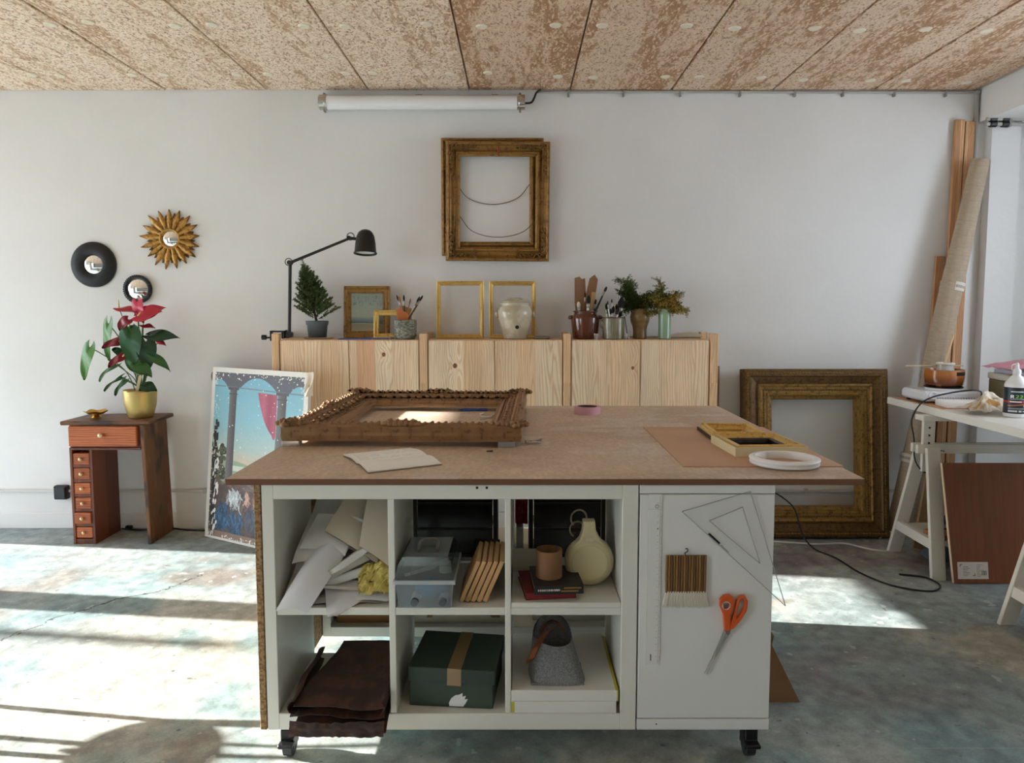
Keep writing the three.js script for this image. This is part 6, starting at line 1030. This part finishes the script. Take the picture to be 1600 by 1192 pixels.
    c.fillStyle = '#c8ccd0'; for (let y2 = 400; y2 < 430; y2 += 10) c.fillRect(130, y2, 210, 4); c.fillRect(130, 445, 120, 36); c.fillRect(265, 445, 40, 36); c.fillRect(320, 455, 60, 20);
  });
  const lg = sheet((u, v) => { const a = (u - 0.5) * 3.4 - 0.35; return V(0.0485 * Math.sin(a), 0.02 + 0.122 * v, 0.0485 * Math.cos(a)); }, 32, 1, 0.0006);
  part('label', lg, new THREE.MeshStandardMaterial({ map: lt, roughness: 0.4 }), b, { uv: false, label: 'dark label reading R22' });
  const k = thing('olive_bin', 'olive and white plastic bin on the trestle table', 'bin', [2.72, 0.8352, 0.6], -0.1);
  part('bin_body', [cb(-0.17, 0.2, 0, 0.13, -0.14, 0.14, 0.006)], mat('#6e6848', 0.5), k); part('bin_lid', cb(-0.175, 0.205, 0.13, 0.165, -0.145, 0.145, 0.006), mat('#d5d2c4', 0.5), k); part('hand_hole', T(cyl(0.05, 0.05, 0.004, 28), 0.02, 0.085, 0.138, Math.PI / 2), mat('#4a4630', 0.6), k);
  single('paper_stack', [cb(2.57, 2.9, 1.001, 1.02, 0.48, 0.72), T(cb(-0.15, 0.15, 0, 0.008, -0.11, 0.11), 2.73, 1.0205, 0.6, 0, 0.15)], mat('#b9bcc4', 0.7), 'flat papers stacked on the olive bin', 'papers');
  single('pink_cloth', sheet((u, v) => V(2.5 + 0.42 * u, 1.03 + 0.12 * Math.pow(u, 0.8) * (0.5 + 0.7 * fbm(u * 4, v * 4, 611, 3)) * Math.sin(Math.PI * (0.15 + 0.7 * v)) + 0.012 * fbm(u * 12, v * 9, 612, 2), 0.48 + 0.26 * v + 0.02 * Math.sin(u * 6)), 30, 20, 0.003), mat('#cf8f9c', 0.85), 'draped pink cloth on top of the olive bin', 'cloth', { uv: false });
  single('paper_sheet', cb(2.42, 2.72, 0.8353, 0.8373, 0.98, 1.3, 0.0004), M.paperGrey, 'grey paper sheets lying right of the glue bottle', 'paper');
  // below the table
  const bd = thing('plywood_sheet', 'large dark brown plywood sheet leaning on the trestle', 'plywood', [2.137, 0.003, 0.93]);
  { const ex = V(1, 0, -0.0), up = V(-0.045, 0.985, -0.165).normalize(), ez = ex.clone().cross(up).normalize(), ey = up; bd.quaternion.setFromRotationMatrix(new THREE.Matrix4().makeBasis(ex, ez.clone().cross(ex), ez)); }
  { const g = cb(0, 0.62, 0, 0.585, -0.006, 0.006, 0.0008), pp = g.attributes.position; for (let i = 0; i < pp.count; i++) pp.setX(i, pp.getX(i) - 0.03 * pp.getY(i) / 0.585); part('board', g, M.brownPly, bd); const e = cb(-0.003, 0.001, 0, 0.585, -0.007, 0.0065, 0.0005), q = e.attributes.position; for (let i = 0; i < q.count; i++) q.setX(i, q.getX(i) - 0.03 * q.getY(i) / 0.585); part('pale_edge', e, mat('#d9c3a4', 0.7), bd, { label: 'pale raw edge' }); }
  const st = canvasTex(512, 256, (c, W, H) => { c.fillStyle = '#d9cfc2'; c.fillRect(0, 0, W, H); c.fillStyle = '#2a2622'; c.fillRect(40, 34, 40, 10); c.fillRect(40, 34, 10, 40); c.fillRect(250, 200, 40, 10); c.fillRect(280, 170, 10, 40); for (let y = 70; y < 220; y += 22) c.fillRect(90, y, rr(60, 130), 5); for (let y = 40; y < 220; y += 16) c.fillRect(320, y, rr(40, 120), 3); for (let x = 400; x < 480; x += rr(4, 9)) c.fillRect(x, 130, rr(1.5, 4), 70); });
  const sg = clean(new THREE.PlaneGeometry(0.15, 0.082)); sg.translate(0.095, 0.062, 0.0068); part('product_sticker', sg, new THREE.MeshStandardMaterial({ map: st, roughness: 0.6 }), bd, { uv: false, label: 'printed paper sticker' });
  single('wood_offcut', cb(-0.05, 0.05, 0, 0.03, -0.06, 0.06, 0.002), mat('#b0764a', 0.7), 'small reddish wood offcut on the trestle shelf', 'offcut', { at: [2.17, 0.1755, 0.74], turn: 0.4 });
  for (const [i, col, lab] of [[0, '#2b4a5a', 'lower blue book on the trestle shelf'], [1, '#d8d4c8', 'white book between the blue ones on the trestle shelf'], [2, '#23303e', 'upper dark book on the trestle shelf']]) single('book', cb(-0.07, 0.07, 0, 0.02, -0.05, 0.05), mat(col, 0.5), lab, 'book', { at: [2.3, 0.1755 + i * 0.0205, 0.6], turn: 0.1 * i });
  single('grey_shoe_bag', T(ball(0.07, 18, 12), 0, 0.04, 0, 0, 0, 0, [1.4, 0.55, 1]), mat('#5a626c', 0.8), 'soft grey bundle on the floor under the far trestle', 'bundle', { at: [2.26, 0, 0.6] });
}
{ // linen roll, planks in the corner
  const lin = new THREE.MeshStandardMaterial({ map: tex(512, 512, 0.2, 0.2, (u, v) => { const k = 0.92 + 0.1 * (0.5 + 0.5 * Math.sin(u * 600)) * vn(u * 100, v * 8, 621, 100, 8) + 0.1 * vn(u * 8, v * 100, 622, 8, 100); return [176 * k, 158 * k, 136 * k]; }), roughness: 0.9 });
  const A = V(2.25, 0.0, 0.165), B = V(2.655, 2.19, 0.12);
  const r = thing('linen_roll', 'tall roll of natural linen canvas leaning in the corner', 'fabric roll', A.toArray());
  const d = B.clone().sub(A), L = d.length(), X = V(1, 0, 0).addScaledVector(d.clone().normalize(), -d.x / L).normalize(), Y = d.clone().normalize(), Z = X.clone().cross(Y); r.quaternion.setFromRotationMatrix(new THREE.Matrix4().makeBasis(X, Y, Z));
  const rad = (v) => 0.076 - 0.026 * v;
  part('rolled_canvas', sheet((u, v) => { const a = u * 2 * Math.PI * 2.2 + 0.6, q = rad(v) * (0.72 + 0.28 * u); return V(Math.cos(a) * q, L * v, Math.sin(a) * q); }, 90, 24, 0.002), lin, r, { grain: 'y' });
  part('loose_edge', sheet((u, v) => { const a = 0.6 + 2 * Math.PI * 2.2 + u * 1.2, q = rad(v) * (1.02 + 0.1 * u * Math.sin(Math.PI * Math.min(1, v * 1.1))); return V(Math.cos(a) * q, L * (0.45 + 0.55 * v) - 0.1 * u * v, Math.sin(a) * q); }, 12, 24, 0.002), lin, r, { grain: 'y', label: 'loose flap of the linen' });
  const bt = canvasTex(512, 96, (c, W, H) => { c.fillStyle = '#d9d2c4'; c.fillRect(0, 0, W, H); c.fillStyle = '#6d655a'; c.font = 'bold 46px serif'; for (let k = 0; k < 3; k++) { let x = 10 + k * 170; for (let i = 0; i < 8; i++) { c.fillRect(x, 34, 5, 30); c.fillRect(x + 9, 34, 4, 30); x += 18; } } });
  const band = (y0, rr0) => sheet((u, v) => { const a = (u * 1.0) * 2 * Math.PI, q = rr0 + 0.003; return V(Math.cos(a) * q, y0 + 0.05 * v, -Math.sin(a) * q); }, 40, 1, 0.001);
  const bm = new THREE.MeshStandardMaterial({ map: bt, roughness: 0.8 });
  part('paper_band', band(L * 0.66, rad(0.66) * 1.02), bm, r, { uv: false, label: 'printed paper band' }); part('paper_band', band(L * 0.2, rad(0.2) * 1.02), bm, r, { uv: false, label: 'printed paper band' });
  const say = ['tallest pale plank in the corner behind the linen roll', 'second plank in the corner, right beside the tallest', 'shorter plank leaning lower in the corner'];
  [[2.585, 2.545, 0.055, 2.44, 0.032], [2.645, 2.61, 0.055, 2.43, 0.032], [2.505, 2.44, 0.05, 1.65, 0.032]].forEach(([xt, xb, w, h, z], i) => { const o = single('plank', T(cb(-w / 2, w / 2, 0, h, -0.011, 0.011, 0.002), 0, 0, 0, -0.004, 0, 0), M.plank, say[i], 'plank', { ou: i * 0.11, ov: i * 0.3 }); o.position.set(xb, 0.001, z); o.rotation.z = (xb - xt) / h; });
  single('rough_board', T(cb(-0.04, 0.04, 0, 0.5, -0.008, 0.008), 0, 0, 0, -0.12, 0, -0.2), mat('#9b7d58', 0.8), 'short rough board leaning behind the far trestle leg', 'board', { at: [2.24, 0.008, 0.43] });
  single('white_cable', tube([[1.3, 0.006, 0.26], [1.5, 0.006, 0.29], [1.72, 0.006, 0.33], [1.87, 0.006, 0.32], [1.98, 0.006, 0.43], [2.08, 0.006, 0.45], [2.17, 0.03, 0.36], [2.2, 0.05, 0.28], [2.16, 0.04, 0.21], [2.11, 0.006, 0.235]], 0.005, 80, 6), mat('#dcdad4', 0.5), 'white cable curling on the floor by the big frame', 'cable');
  single('black_cable', tube([[1.55, 0.236, 0.024], [1.575, 0.225, 0.14], [1.6, 0.19, 0.26], [1.63, 0.05, 0.33], [1.66, 0.006, 0.42], [1.71, 0.006, 0.55], [1.75, 0.006, 0.82], [1.83, 0.006, 0.98], [1.97, 0.006, 1.04], [2.05, 0.006, 0.97], [2.04, 0.006, 0.86], [1.93, 0.006, 0.815]], 0.0045, 90, 6), M.blackMatte, 'thin black cable snaking over the floor to a loose loop', 'cable');
}
renderer.render(scene, camera);
